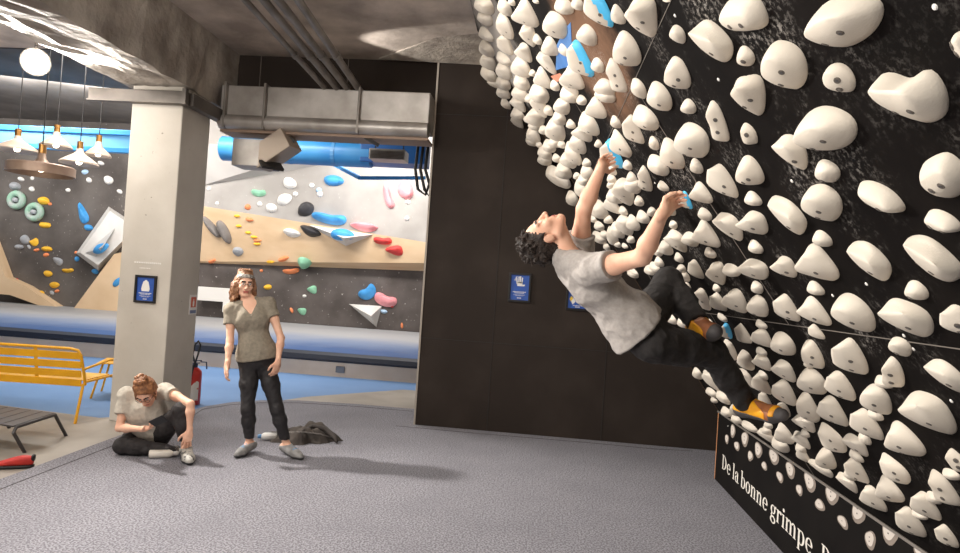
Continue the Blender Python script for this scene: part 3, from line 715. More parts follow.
# tile origins: coordinates in a tile are 6x the photo's pixels
T_ = dict(A=(470,0),B=(630,0),C=(800,0),D=(470,90),E=(630,90),F=(800,90),G=(560,180),H=(680,180),I=(800,180),J=(680,270),K=(800,270),L=(680,360),M=(800,360),N=(800,450))
HD = '''A 85 25 125 85 50 d|90 108 100 65 50 w|97 205 100 55 45 d|100 290 105 65 55 d|108 368 105 70 55 w|112 440 90 65 40 d|117 500 95 50 35 r|208 40 110 65 60 d|210 155 155 75 65 w|210 265 125 70 62 r|205 352 95 50 40 d|202 423 110 70 58 w|200 495 90 65 50 d|250 10 50 35 60 s|330 75 165 120 55 t|345 210 130 75 65 t|405 235 65 42 60 s|318 315 115 75 50 r|305 400 125 90 55 w|310 490 105 70 55 d|395 5 40 25 40 s|510 150 155 115 55 w|480 275 110 85 65 d|458 375 150 65 55 k|435 465 125 80 60 t|375 437 40 35 60 s|510 512 65 45 60 s|565 30 115 85 45 d|645 20 80 60 55 d|565 300 80 45 55 s|700 210 125 95 50 w|770 55 210 120 55 B|660 350 210 110 62 B|610 460 145 110 50 t|592 518 130 60 45 r|765 390 85 65 60 s|890 85 115 70 65 d|942 290 195 140 70 d|880 450 200 85 68 k|805 530 120 90 40 w
B 65 100 245 180 65 t|220 0 50 25 20 s|285 205 120 85 55 w|485 245 300 170 42 r|683 75 290 220 0 b|695 335 125 105 70 s|285 435 200 150 70 w|925 388 300 255 50 w|52 530 120 70 60 s|177 576 190 130 60 d|708 570 250 190 60 t
C 265 120 470 290 -20 w|235 465 205 165 30 w|650 576 480 290 15 k|985 270 180 150 60 d
D 200 10 90 60 50 d|205 80 90 55 50 d|300 20 105 70 45 w|285 85 105 55 42 r|285 140 75 60 40 d|280 190 90 60 60 r|320 260 45 30 50 s|355 50 55 40 50 s|415 20 120 90 50 d|410 95 140 70 60 t|390 160 100 95 60 w|340 178 45 25 50 s|385 210 70 50 40 d|380 265 95 65 60 d|365 305 70 45 40 d|440 238 55 45 60 s|470 122 60 45 60 s|510 235 130 100 65 w|475 335 75 60 45 d|415 325 40 30 50 s|505 310 70 60 50 d|550 325 50 40 50 s|450 375 90 60 45 d|447 415 80 60 40 d|518 408 50 40 50 s|488 485 40 38 50 s|530 520 115 60 20 w|560 480 100 80 55 d|590 420 100 75 45 w|550 98 95 80 50 w|535 168 85 65 55 d|594 25 110 75 45 d|670 60 60 50 50 s|755 105 125 100 50 t|713 200 145 90 55 d|605 203 55 45 50 s|670 262 115 75 25 r|645 320 120 80 60 w|620 380 140 70 62 d|810 20 120 85 40 d|875 190 75 50 60 s|905 320 165 90 58 t|850 380 165 105 62 B|770 320 45 40 60 s|700 435 50 45 50 s|705 490 90 65 60 d|640 515 40 38 50 s|680 540 70 55 50 d|840 470 90 50 45 d|850 530 55 45 50 s
E 18 235 170 90 62 r|-15 450 60 45 55 s|350 97 95 85 45 s|95 165 180 120 45 d|525 185 260 110 72 k|370 300 220 190 45 w|715 262 140 90 65 d|145 318 90 55 65 s|255 380 205 125 62 d|170 450 155 95 45 d|400 455 100 70 60 s|90 530 160 80 75 k|555 545 240 130 50 r|720 480 185 160 60 d|957 372 250 145 42 r|15 535 90 60 60 d
F 152 228 370 260 -8 w|165 485 155 130 30 s|870 510 300 260 20 b
G 75 110 90 60 60 d|135 50 120 70 60 d|240 175 110 80 60 d|290 235 50 45 60 s|235 275 60 45 40 s|200 235 40 30 50 s|235 345 85 50 35 d|265 325 55 40 45 s|315 335 110 55 70 d|280 400 40 30 50 s|345 385 45 30 50 s|310 25 50 50 50 s|330 90 100 80 50 d|375 70 150 105 60 t|435 30 100 80 50 w|310 145 115 70 50 t|475 125 60 48 60 s|380 185 60 40 50 s|440 255 95 65 60 d|385 270 120 80 55 w|345 300 100 60 55 d|500 220 95 65 45 d|550 190 60 55 50 s|425 355 45 40 50 s|390 395 40 25 40 s|620 35 80 50 40 d|670 185 60 50 70 d|750 120 110 75 60 B|680 268 55 45 50 s|635 405 100 75 50 d|692 365 165 90 42 r|590 430 60 50 50 s|715 465 70 45 50 s|595 490 70 50 50 d|540 540 80 50 40 d|435 545 70 30 30 d|725 535 60 60 50 d
H 125 75 150 110 40 t|155 320 190 130 45 t|60 355 110 80 30 w|183 435 80 55 40 s|150 205 95 65 40 s|440 110 110 80 30 s|285 280 215 110 40 r|430 255 190 130 12 r|645 210 290 130 45 r|850 135 250 200 30 w|855 350 125 90 30 s|455 400 100 70 40 s|95 535 130 75 55 r|215 560 140 110 60 t|310 540 110 75 20 d|435 535 190 110 15 r|620 520 165 110 25 r|822 492 270 190 30 t
I 490 100 310 140 28 d|860 245 230 120 20 d|415 485 310 150 40 r|800 470 400 180 35 r
J 25 35 80 60 50 d|45 100 60 40 60 s|130 175 145 90 55 r|230 190 130 80 50 r|325 185 165 120 35 r|220 108 55 40 50 s|463 103 85 65 50 s|465 215 140 115 45 w|640 225 195 115 48 r|805 245 225 130 35 t|815 108 115 75 30 s|255 285 75 35 40 s|275 365 95 70 65 B|378 380 140 75 55 r|488 405 140 95 35 r|490 325 80 45 35 s|620 440 165 120 40 d|820 370 120 65 40 r|290 485 120 90 50 r|285 440 60 45 50 s|395 540 135 85 55 w|490 490 75 45 35 s|490 555 130 75 35 r|797 505 190 115 60 w|775 560 70 50 30 s|180 310 50 25 40 s|225 390 40 40 40 s
K 320 255 290 180 35 w|635 285 350 170 25 r|700 120 150 110 25 s|960 300 260 150 30 r|600 460 150 100 30 w|300 516 250 170 45 r
M 72 125 190 140 35 w|558 70 190 135 75 k|505 130 120 70 25 s|870 95 290 120 35 r|240 155 215 130 40 r|455 235 210 150 40 w|765 315 370 190 28 r|195 305 220 130 42 r|48 283 195 115 62 w|400 385 240 130 40 r|455 325 110 60 35 s|630 470 270 170 35 t|390 470 100 55 45 s|195 465 225 110 48 t|330 510 190 80 38 r
L 105 80 80 50 55 d|185 125 160 55 50 r|190 195 80 40 35 d|205 240 50 30 40 s|260 225 110 50 45 d|300 15 60 40 45 s|390 110 150 60 45 r|490 140 150 90 50 r|498 92 75 45 45 s|620 65 170 95 38 r|625 195 180 110 48 r|335 295 90 70 60 w|280 310 80 50 40 d|510 235 110 55 50 r|340 355 80 45 40 d|420 400 110 40 30 d|520 425 70 50 45 s|515 455 130 50 38 r|612 300 110 70 35 r|625 440 145 95 50 t|740 380 160 75 32 r|750 440 65 45 40 s|725 480 140 65 42 r|605 505 130 70 42 d|725 530 80 50 45 s|530 390 60 40 35 s
N 20 30 110 60 50 r|155 50 140 110 50 w|125 110 180 50 35 r|340 35 110 50 40 d|340 120 190 100 50 r|300 150 90 50 40 s|280 195 170 60 42 r|540 230 200 130 42 t|440 290 200 105 42 r|570 110 240 110 45 t|870 225 270 120 50 k|910 145 120 60 25 s|755 335 220 120 40 r|805 285 110 60 35 s|665 430 230 120 45 r|720 385 110 50 30 s|880 515 180 90 45 r|945 60 180 90 45 r'''
HOLDS = []
for line in HD.split('\n'):
    tl = line[0]; ox, oy = T_[tl]
    for it in line[2:].split('|'):
        a = it.split(); x, y, l, w, g = map(float, a[:5]); HOLDS.append((ox+x/6, oy+y/6, l/6, w/6, g, a[5]))
HOLDS = [(x, y, l*1.12, w*1.12, g, t) if x < 640 else (x, y, l, w, g, t) for x, y, l, w, g, t in HOLDS]
HOLDS += [(671,318,16,8,45,'d'),(683,322,14,9,50,'d'),(668,305,9,6,45,'s'),(633,273,13,8,40,'s'),(641,262,10,8,40,'s'),(655,267,14,8,40,'d')]
print('holds', len(HOLDS))
# landmarks one can find in the photo: used in the labels of the holds round them
LM = [("the near hand",672,198),("the far hand",604,156),("the climber's raised knee",666,280),("the climber's upper shoe",706,331),("the climber's lower shoe",764,413),("the climber's face",556,222),("the blue painted patch",564,48),("the kickboard corner",722,414)]
def where(dx, dy):
    a = math.degrees(math.atan2(-dy, dx)) % 360
    return ['to the right of','above and right of','above','above and left of','to the left of','below and left of','below','below and right of'][int((a+22.5)//45) % 8]
used = {}
def hold_label(h, i):
    x, y, l, w, g, t = h
    rk = l*w; size = 'tiny' if rk < 90 else 'small' if rk < 230 else 'medium' if rk < 560 else 'large' if rk < 1300 else 'very large'
    shp = {'d':'egg shaped','w':'rounded wedge','t':'pointed wedge','r':'ridged half moon','k':'kidney shaped','s':'knob','b':'blocky','B':'blue rimmed'}[t]
    best = None
    for nm, a, b in LM:
        d = math.hypot(x-a, y-b)
        if d < 34:
            key = (nm, where(x-a, y-b))
            if key not in used: best = key if best is None else best
    if best: used[best] = i; return f'{size} {shp} white hold nearest {best[1]} {best[0]}'.replace('  ', ' ')
    return f'{size} {shp} white hold, {min(x/960,.995)*100:.0f}% across and {y/553*100:.0f}% down photo'
order = sorted(range(len(HOLDS)), key=lambda i: min(math.hypot(HOLDS[i][0]-a, HOLDS[i][1]-b) for _, a, b in LM))
labs = {}
BLUE_L = {0:'white hold with bright blue rim at the very top of the board',1:'white hold with blue rim beside the blue painted patch',2:"white hold with blue rim gripped by the climber's farther hand",3:"white hold with blue rim gripped by the climber's nearer hand",4:"small white hold with blue rim at the toe of the climber's upper shoe"}
nb = 0
for i in range(len(HOLDS)):
    if HOLDS[i][5] == 'B': labs[i] = BLUE_L[nb]; nb += 1
for i in order:
    if i not in labs: labs[i] = hold_label(HOLDS[i], i)
seen = {}
for i in range(len(HOLDS)):
    if labs[i] in seen:
        h = HOLDS[i]; labs[i] = f'white hold beside another, {h[0]/960*100:.1f}% across and {h[1]/553*100:.1f}% down photo'
    seen[labs[i]] = 1
HOBJ = []
for i, (x, y, l, w, g, t) in enumerate(HOLDS):
    o = make_hold(x, y, l, w, g, 'r' if t == 'B' else t, seed=i+1, rim=(t == 'B'))
    tag(o, labs[i], 'climbing hold', 'white holds on the steep board'); HOBJ.append(o)

# ------------------------------------------------------------------ coloured holds on the far walls
cols = {'Y':(236,178,48),'G':(150,152,156),'R':(206,60,58),'B':(62,144,206),'W':(226,222,216),'O':(226,132,84),'N':(136,190,158),'P':(238,150,156),'K':(48,46,48),'D':(112,106,102),'S':(168,196,220)}
cn = {'Y':'yellow','G':'grey','R':'red','B':'blue','W':'white','O':'orange','N':'green','P':'pink','K':'black','D':'dark grey','S':'pale blue'}
cm = {k: mat('far_hold_'+cn[k].replace(' ','_'), v, .55, tuple(min(255,int(c*1.1+8)) for c in v), 4, 3, bump=.15, bscale=60) for k, v in cols.items()}
# x y L W ang colour shape place   (place: l = left black wall, b = lower black, p = plywood band, u = upper grey)
FD = '''15 186 12 8 10 G d l|31.6 189 6 5 20 W s l|43.5 200.7 12 8 10 Y d l|45 225 12 6 5 Y b l|34 242 8 9 60 Y k l|46.8 248.8 11 5 5 Y d l|67.8 270.5 12 4.5 0 Y k l|48 273.6 9 6 10 Y d l|54.4 285 10 6 0 Y w l|40.5 293 8 5 5 Y d l|24.8 239.5 10 9 40 G w l|19 247 9 5 0 G d l|58 261.5 11 7 35 G t l|11.4 283 17 9 -10 R k l|83.5 213 22 9 72 B t l|88.5 227.5 9 6 10 B d l|77 259 5 5 30 B s l|95 271.5 7 5 20 B s l|76 252.5 3.5 3 0 O s l|21 179 7 4 20 W d l|32.2 178 4 4 0 W s l|89 180 6 5 30 W s l|108.6 180 10 8 30 W d l|119.6 191.5 6 4 30 W s l|85 172 5 7 80 S s l|68 190 5 4 0 W s l|101 163 7 4 20 W d l|50 204 4 3 0 O s l|29 247 5 3 60 G s l|52 293 5 4 60 G s l|46 255 4 6 80 O s l|36.5 250 3 6 80 O s l|57 291 3 5 80 O s l
212 227 27 8 50 D d p|224 232 26 10 62 D d p|238 251.6 11 9 20 G w p|237 216 6 3 5 Y d p|238.6 226 6 3 5 Y d p|248 232.7 6 3 5 Y d p|254 237 7 3 5 Y d p|257.5 240.5 8 2.6 0 O d p|257 244 7 3 5 Y d p|249.5 219.5 8 4 10 O d p|270.5 262 8 3 0 Y d p|283.5 259 11 5 -18 O d p|212 261 8 4 -20 O k p|292 233 18 8 14 W r p|310.7 231 22 9 24 K r p|304.6 263 14 11 20 N d p|308.5 268.5 5 4 40 K s p|382.7 240.8 19 8 5 R k p|394 250.5 18 10 8 R t p
258.6 193 15 8 5 N k u|284.6 199.5 15 11 -25 W w u|271.6 208 11 9 20 W d u|306 209 17 14 -30 K w u|259.7 204 5 5 0 W s u|295.5 194 5 5 0 W s u|311.8 185.4 5 5 0 W s u|217 203.4 4 4 0 W s u|209 188.7 4.5 4 0 W s u|247.7 207 6 6 0 O s u|334 180.5 20 11 5 B d u|389 196 26 9 75 P k u|405.5 189.8 20 15 70 P w u|408 202 5 5 0 W s u|407 218.4 5 5 0 W s u|319.8 194 6 6 0 W s u|329 218.6 36 12 10 B k u|364 227 28 9 8 P r u|290 183 14 11 30 W d u|319 190 6 5 0 S s u
342.5 234.5 24 12 5 B d v|101 248.5 17 9 -28 B w q|117.5 282 12 6 -45 B d f|367 291.7 19 14 -32 B k b|385.7 299.7 24 13 18 P k b|391.5 305.5 5 4 30 R s b|384 311.5 7 4 10 S s b|361.8 331 15 5 3 S d b|402 325.7 6 2.5 85 O s b|291 271 17 6 -4 O k b|267.7 287 8 5 -5 Y d b|311.8 289.6 10 8 10 N t b|261.4 270.7 3.4 3 0 O s b|291.5 310.4 6 3 65 O s b|302 311.6 9 7 20 N t b|304.5 296 4 3 0 W s b'''
ZU = np.array([0,0,1.])
def plane_of(px):
    pts = [ony(*p) for p in px]; n = np.cross(pts[1]-pts[0], pts[2]-pts[0]); n /= np.linalg.norm(n); return (n if n[1] < 0 else -n), pts[0]
PLN = {'l': (np.array([0,-1.,0]), np.array([0,YB-.05,0])), 'b': (np.array([0,-1.,0]), np.array([0,YB,0])), 'v': (np.array([0,-1.,0]), np.array([0,YP-.22,0])),
       'q': (np.array([0,-1.,0]), np.array([0,YB-.52,0])), 'f': (np.array([0,-1.,0]), np.array([0,YB-.35,0]))}
TRI = {'p': (plane_of([_bl,_br,_tr]), plane_of([_bl,_tr,_tl]), _bl, _tr), 'u': (plane_of([_tl,_tr,_ur]), plane_of([_tl,_ur,_ul]), _tl, _ur)}
spots = []
for line in FD.split('\n'):
    for it in line.split('|'):
        a = it.split(); spots.append((*map(float, a[:5]), *a[5:8]))
byc = {}
for s in spots: byc.setdefault((s[5], s[7]), []).append(s)
PLN_N = {'l':'the dark far wall','b':'the low dark wall','p':'the plywood band','u':'the pale upper wall','v':'the white triangular volume','q':'the tilted white square volume','f':'the plywood facet behind the pillar'}
ordn = ['first','second','third','fourth','fifth','sixth','seventh','eighth','ninth','tenth','eleventh','twelfth','thirteenth','fourteenth']
for i, (x, y, l, w, g, c, t, pk_) in enumerate(spots):
    if pk_ in TRI:
        lo_t, up_t, a_, b_ = TRI[pk_]; n, p = lo_t if y > a_[1]+(b_[1]-a_[1])*(x-a_[0])/(b_[0]-a_[0]) else up_t
    else: n, p = PLN[pk_]
    up = ZU - n*(ZU@n); up /= np.linalg.norm(up)
    o = make_hold(x, y, l, w, g, t, n=n, hitf=lambda a, b, n=n, p=p: hit(a, b, n, p), ua=up, kap=.6, seed=900+i, mats=cm[c], bolts=False, name='coloured_hold')
    grp = sorted(byc[(c, pk_)], key=lambda s: s[1] if len(byc[(c, pk_)]) < 4 else s[0]); k = grp.index((x, y, l, w, g, c, t, pk_))
    sz = 'big ' if l*w > 150 else 'small ' if l*w < 40 else ''
    if len(grp) == 1: lab = f'{sz}{cn[c]} hold, the only {cn[c]} one on {PLN_N[pk_]}'
    elif len(grp) < 4: lab = f'{sz}{cn[c]} hold, {ordn[k]} from the top of those on {PLN_N[pk_]}'
    else: lab = f'{sz}{cn[c]} hold, {ordn[k]} from left of those on {PLN_N[pk_]}'
    tag(o, lab, 'coloured hold', 'coloured holds on the far walls')
# two green ring holds
for x, y, nm in ((16.4,200,'green and grey ring hold, the upper left of the pair'),(34.5,212,'green and grey ring hold, the lower right of the pair')):
    q = ony(x, y, YB-.1); R = 8.5/640*15.5*.78
    m = MB(); m.tube([(q[0]+R*math.cos(t), q[1], q[2]+R*math.sin(t)) for t in np.linspace(0, 2*math.pi, 25)[:-1]], .075, 12, closed=True)
    o = m.build('ring_hold', mat('ring_green', (140,196,164), .55, (170,172,170), 3, 3), smooth=True, loc=tuple(q)); tag(o, nm, 'ring hold', 'ring holds on the far wall')
    m = MB(); m.lathe([(.0,.08),(.05,.08),(.06,.0)], 12, Matrix.Rotation(math.pi/2, 4, 'X')); 
    m.lathe([(R*.78,.0),(R*.7,.03),(R*.95,.05)], 24, Matrix.Rotation(math.pi/2,4,'X')); m.build('ring_insert', cm['G'], o, True)
# ================================================================== FURNITURE AND SMALL THINGS
M_yel = mat('yellow_metal', (236,172,20), .4, (224,160,16), 5, 3)
M_stool = mat('anthracite_metal', (64,60,60), .45)
AX = np.array([math.cos(YAW), math.sin(YAW), 0]); DX = np.array([-math.sin(YAW), math.cos(YAW), 0])
# yellow bench, seen from behind: local x along the bench (0 = right end), y away from us
be = empty('garden_bench', (-4.43,5.95,-.03), YAW, 'yellow slatted metal bench seen from behind, left of the pillar', 'bench')
Lb = 1.75
def bp_(u, z): return (u, -.02+.10*(1-z/.72)*1.0, z)      # backrest leans toward us at the top
zs = [.385,.475,.565,.655]
for i, z in enumerate(zs):
    m = MB(); m.bar((-.02,bp_(0,z)[1],z), (-Lb+.02,bp_(0,z)[1],z), .072, .012, .004, upv=(0,1,.12)); m.build('back_slat', M_yel, be)
m = MB(); r = .014
m.tube([(-.0,.06,.36),(-.0,.02,.5),(-.02,-.01,.66),(-.05,-.015,.71),(-.12,-.018,.725),(-Lb+.12,-.018,.725),(-Lb+.05,-.015,.71),(-Lb+.02,-.01,.66),(-Lb,.02,.5),(-Lb,.06,.36)], r, 10)
m.build('back_frame', M_yel, be, auto=50)
for u in (-.47,-1.25):
    m = MB(); m.bar((u,.045,.36),(u,-.022,.73),.03,.016,.003); m.build('back_strut', M_yel, be)
for i in range(6):
    y = .10+i*.075; m = MB(); m.box((-Lb+.02,y-.03,.398),(-.02,y+.03,.410), .003); m.build('seat_slat', mat('yellow_seat_lit', (232,186,84), .45), be)  # paler copy of the bench yellow: bright light on the seat painted in
m = MB(); m.tube([(-.005,.05,.39),(-.005,.56,.39)], .014, 8); m.tube([(-Lb+.005,.05,.39),(-Lb+.005,.56,.39)], .014, 8); m.tube([(-.005,.53,.38),(-Lb+.005,.53,.38)], .012, 8); m.build('seat_frame', M_yel, be)
for u, s in ((0,1),(-Lb,-1)):
    m = MB(); m.tube([(u,.03,.38),(u+.0,-.06,0)], .014, 8); m.build('leg', M_yel, be)
    m = MB(); m.tube([(u,.0,.52),(u+.01*s,.2,.545),(u+.01*s,.45,.57),(u+.01*s,.55,.56),(u+.01*s,.6,.52),(u+.01*s,.62,.3),(u+.0*s,.64,0)], .014, 8); m.build('arm_and_front_leg', M_yel, be, auto=50)
# second seat beyond it
st = empty('metal_stool', (-4.95,7.35,-.03), .4, 'small yellow metal stool standing beyond the yellow bench', 'stool')
m = MB(); m.box((-.24,-.24,.40),(.24,.24,.415), .01); m.build('seat', M_yel, st)
for a in (-1,1):
    for b in (-1,1):
        m = MB(); m.tube([(a*.18,b*.18,.405),(a*.27,b*.24,0)], .012, 8); m.build('leg', M_yel, st)
# low anthracite stool at the left edge
lo = empty('low_stool', (-4.5,5.1,-.03), 0, 'low dark grey slatted metal stool at the left edge on the concrete', 'stool')
def wl(x, y, z): return (x+4.5, y-5.1, z+.03)
A0 = np.array([-4.09,4.76]); A1 = np.array([-4.155,5.3]); dv = np.array([-.99,.12])
zt_ = .215
for i in range(5):
    a = A0+(A1-A0)*.02 + dv*(.02+i*.125); b = A0+(A1-A0)*.98 + dv*(.02+i*.125)
    m = MB(); P = [wl(*a, zt_), wl(*b, zt_), wl(*(b+dv*.115), zt_), wl(*(a+dv*.115), zt_)]; m.prism(P, (0,0,-.012)); m.build('slat', M_stool, lo)
for i in (0, .62):
    a = A0+dv*i; b = A1+dv*i
    m = MB(); d = (A1-A0)
    fa = np.array([-4.10,4.93])+dv*i*1.02-np.array([0,.03]); fb = np.array([-4.185,5.47])+dv*i*1.02
    m.tube([wl(*fa,-.03), wl(*(a+d*.0),zt_-.05), wl(*(a+d*.05),zt_-.012), wl(*(b-d*.05),zt_-.012), wl(*b,zt_-.05), wl(*fb,-.03)], .014, 10)
    m.build('leg_frame', M_stool, lo, auto=60)
# red climbing shoe by the carpet edge
def loft(rings, name, m, parent=None, loc=None, rot=0., sub=1):
    """rings: list of (x, width, zlow, zhigh) along x -> a shoe-like closed shell"""
    t = bmesh.new(); n = 14; R_ = []
    for x, w, zl, zh in rings:
        R_.append([t.verts.new((x, w*math.copysign(abs(math.cos(a))**.8, math.cos(a)), (zl+zh)/2+(zh-zl)/2*math.copysign(abs(math.sin(a))**.7, math.sin(a)))) for a in np.linspace(0,2*math.pi,n,endpoint=False)])
    for A, B in zip(R_, R_[1:]):
        for k in range(n): t.faces.new((A[k],A[(k+1)%n],B[(k+1)%n],B[k]))
    t.faces.new(R_[0][::-1]); t.faces.new(R_[-1]); bmesh.ops.recalc_face_normals(t, faces=t.faces[:])
    me = bpy.data.meshes.new(name); t.to_mesh(me); t.free()
    o = link(name, me, m, parent, True)
    if loc is not None: o.location = loc; o.rotation_euler = (0,0,rot)
    if sub: md = o.modifiers.new('s','SUBSURF'); md.levels = sub; md.render_levels = sub
    return o
rs = loft([(-.13,.028,.022,.075),(-.10,.036,.02,.095),(-.05,.04,.02,.10),(0,.044,.02,.085),(.06,.046,.02,.066),(.11,.036,.02,.05),(.135,.018,.022,.042)], 'climbing_shoe', mat('shoe_red', (206,52,44), .55, (180,40,36), 20, 3), loc=(-3.86,4.52,-.03), rot=math.radians(205))
tag(rs, 'red climbing shoe with black sole lying beside the carpet edge', 'shoe')
sl_ = loft([(-.135,.03,0,.028),(-.10,.04,0,.032),(-.03,.042,0,.03),(.06,.05,0,.032),(.12,.036,0,.034),(.142,.014,.004,.034)], 'sole', M_black, rs)
loft([(-.137,.026,.05,.10),(-.12,.03,.05,.105),(-.11,.03,.055,.10)], 'heel_rand', M_black, rs)
# fire extinguisher behind the pillar
fx = empty('fire_extinguisher', (-3.965,7.2,-.03), 0, 'red fire extinguisher standing on the floor behind the pillar', 'fire extinguisher')
M_red = mat('extinguisher_red', (196,48,38), .35)
m = MB(); m.lathe([(0,0),(.082,0),(.086,.012),(.086,.35),(.078,.39),(.05,.42),(.03,.43),(0,.43)], 28); m.build('cylinder', M_red, fx, auto=40)
m = MB()
nn = 18
vv = []
for k in range(nn+1):
    a = math.radians(-160+k*140/nn); vv += [(.0868*math.cos(a),.0868*math.sin(a),.05),(.0868*math.cos(a),.0868*math.sin(a),.25+.03*math.sin(k*.5))]
m.poly(vv, [(2*k,2*k+2,2*k+3,2*k+1) for k in range(nn)]); m.build('instruction_label', mat('ext_label', (232,222,206), .5, (206,110,70), 12, 2, .6, .66), fx)
m = MB(); m.lathe([(.03,.43),(.034,.44),(.034,.47),(.02,.475),(0,.475)], 14); m.bar((-.07,0,.5),(.08,0,.515),.02,.012,.003); m.bar((-.06,0,.475),(.06,0,.485),.02,.012,.003); m.build('valve_handle', mat('valve_dark', (50,60,84), .4), fx)
m = MB(); m.tube([(.02,-.02,.46),(-.02,-.03,.58),(.0,-.03,.70),(.04,-.03,.745),(.07,-.03,.70),(.055,-.05,.58),(.02,-.085,.40),(.01,-.1,.3)], .011, 8); m.build('hose', M_black, fx, auto=60)
m = MB(); m.tube([(.07,0,.5),(.14,0,.5),(.15,0,.42)], .008, 8); m.build('nozzle_hook', mat('valve_dark', (50,60,84), .4), fx)

# posters
M_poster = mat('poster_blue', (40,78,160), .5, (46,88,172), 8, 3); M_frame = mat('frame_black', (26,24,25), .4)
def poster(corner0, corner1, Y, label, kind):
    a = ony(*corner0, Y); b = ony(*corner1, Y); w = b[0]-a[0]; h = a[2]-b[2]
    e = empty('framed_poster', (a[0]+w/2, Y, b[2]+h/2), 0, label, 'poster')
    m = MB(); t = .022
    for p, q in (((-w/2,-.02,-h/2),(w/2,0,-h/2+t)),((-w/2,-.02,h/2-t),(w/2,0,h/2)),((-w/2,-.02,-h/2+t),(-w/2+t,0,h/2-t)),((w/2-t,-.02,-h/2+t),(w/2,0,h/2-t))): m.box(p, q, .002)
    m.build('frame', M_frame, e)
    m = MB(); m.box((-w/2+t,-.008,-h/2+t),(w/2-t,-.004,h/2-t)); m.build('sheet', M_poster, e)
    m = MB(); y = -.0085
    def flat(pts): m.prism([(x*w, y, z*h) for x, z in pts], (0,-.0006,0))
    if kind == 'bag':
        flat([(-.17,-.08),(.17,-.08),(.2,.0),(.17,.12),(.12,.27),(.06,.29),(.05,.33),(-.05,.33),(-.06,.29),(-.12,.27),(-.17,.12),(-.2,.0)])
    if kind == 'hand':
        for x0, x1, z0, z1, tl in ((-.12,.12,.05,.2,0),(-.15,-.1,.12,.33,-.03),(-.08,-.03,.15,.38,0),(-.01,.04,.15,.39,.0),(.06,.11,.14,.35,.02),(.1,.2,.05,.11,.04)):
            flat([(x0,z0),(x1,z0),(x1+tl,z1),(x0+tl,z1)])
        for k in range(5): flat([(-.27+.02*k,.24+.03*k),(-.2+.02*k,.24+.03*k),(-.2+.02*k,.255+.03*k),(-.27+.02*k,.255+.03*k)])
    if kind == 'part':
        flat([(-.30,-.15),(-.2,-.05),(-.1,-.2),(-.22,-.3)])
    rows = ((-.15,.30,.026),(-.19,.22,.02),(-.25,.26,.012),(-.28,.18,.012),(-.36,.09,.03)) if kind != 'part' else ((-.33,.2,.02),(-.38,.1,.03))
    for z, ww, th in rows:
        x = -ww
        rk_ = random.Random(int(z*1000))
        while x < ww:                     # lettering far too small to read: broken strokes of print
            l = rk_.uniform(.02,.06); flat([(x,z-th/2),(min(x+l,ww),z-th/2),(min(x+l,ww),z+th/2),(x,z+th/2)]); x += l+.014
    m.build('print', M_white, e)
    if kind == 'part':
        m = MB(); m.prism([(x*w, -.0095, z*h) for x, z in ((-.36,-.1),(-.28,.0),(-.2,-.08),(-.3,-.2))], (0,-.0006,0)); m.build('print_patch', mat('poster_yellow', (226,190,60), .5), e)
    return e
poster((136.3,274.6), (155.6,303.6), 6.12, 'blue poster with white rucksack in black frame on the concrete pillar', 'bag')
poster((509.6,272.4), (529.8,302.8), 7.0, 'blue poster with white hand in black frame on the black wall', 'hand')
poster((567.2,281.5), (589,311.3), 7.0, 'blue and yellow framed poster half hidden behind the climber', 'part')
m = MB()
a = ony(134.5,262,6.12)
for r0, (zo, ln, hh) in enumerate(((0,.28,.016),(-.055,.17,.010))):
    x = a[0]+.02*r0*3; rk_ = random.Random(r0)
    while x < a[0]+ln:
        l = rk_.uniform(.008,.02); m.box((x,6.117,a[2]+zo-hh/2),(x+l,6.12,a[2]+zo+hh/2)); x += l+.006
tag(m.build('pillar_lettering', M_white), 'two short lines of small white lettering above the pillar poster', 'lettering')
q = onx(193,304.5,-3.69)
sg = empty('safety_sign', (-3.69, q[1], q[2]), 0, 'small white and orange extinguisher sign on the side of the pillar', 'sign')
m = MB(); m.box((0,-.075,-.105),(.004,.075,.105)); m.build('sign_plate', M_white, sg)
m = MB(); m.box((.004,-.05,-.03),(.005,.05,.08)); m.build('sign_panel', mat('sign_orange', (206,92,58), .5), sg)
m = MB(); m.prism([(.0052,x,z) for x, z in ((-.014,-.02),(.014,-.02),(.016,.03),(.006,.045),(.006,.06),(-.006,.06),(-.006,.045),(-.016,.03))], (.0006,0,0)); m.build('pictogram', M_white, sg)
m = MB(); m.box((.004,-.06,-.095),(.005,.06,-.06)); m.build('sign_footer', mat('sign_blue', (110,120,150), .5), sg)

# crumpled jacket on the carpet
jx, jy = -2.17, 5.96
jm = bmesh.new(); nx, ny = 72, 44; grid = []
for i in range(nx+1):
    row = []
    for j in range(ny+1):
        u = i/nx*2-1; v = j/ny*2-1
        ang = math.atan2(v, u); rr = math.hypot(u, v); k = max(abs(u), abs(v))
        edge_ = 1 + .16*math.sin(ang*3+1)+.10*math.sin(ang*7)+.05*math.sin(ang*13)
        x = u*(k/rr if rr else 1)*.31*edge_*(1 if rr else 0); y = v*(k/rr if rr else 1)*.20*edge_
        f = 1-k
        h = .095*(1-(1-min(f*2.0,1))**2)*(.72+.28*math.sin(u*3+.6))
        cr = abs(mnoise.noise(Vector((x*7+v*1.5, y*9, 2))))+.5*abs(mnoise.noise(Vector((x*16, y*19+u, 7))))
        fold = abs(math.sin((x*.55+y*2.1)*22+3*mnoise.noise(Vector((x*4,y*4,0)))))
        h += (cr*.045+fold*.04-.03)*min(f*5,1)
        h += .045*math.exp(-((x-.08)**2+(y-.08)**2)/.0022)+.06*math.exp(-((x-.17)**2+(y-.07)**2)/.0016)
        row.append(jm.verts.new((x, y, max(h,.004 if k < 1 else 0.0))))
    grid.append(row)
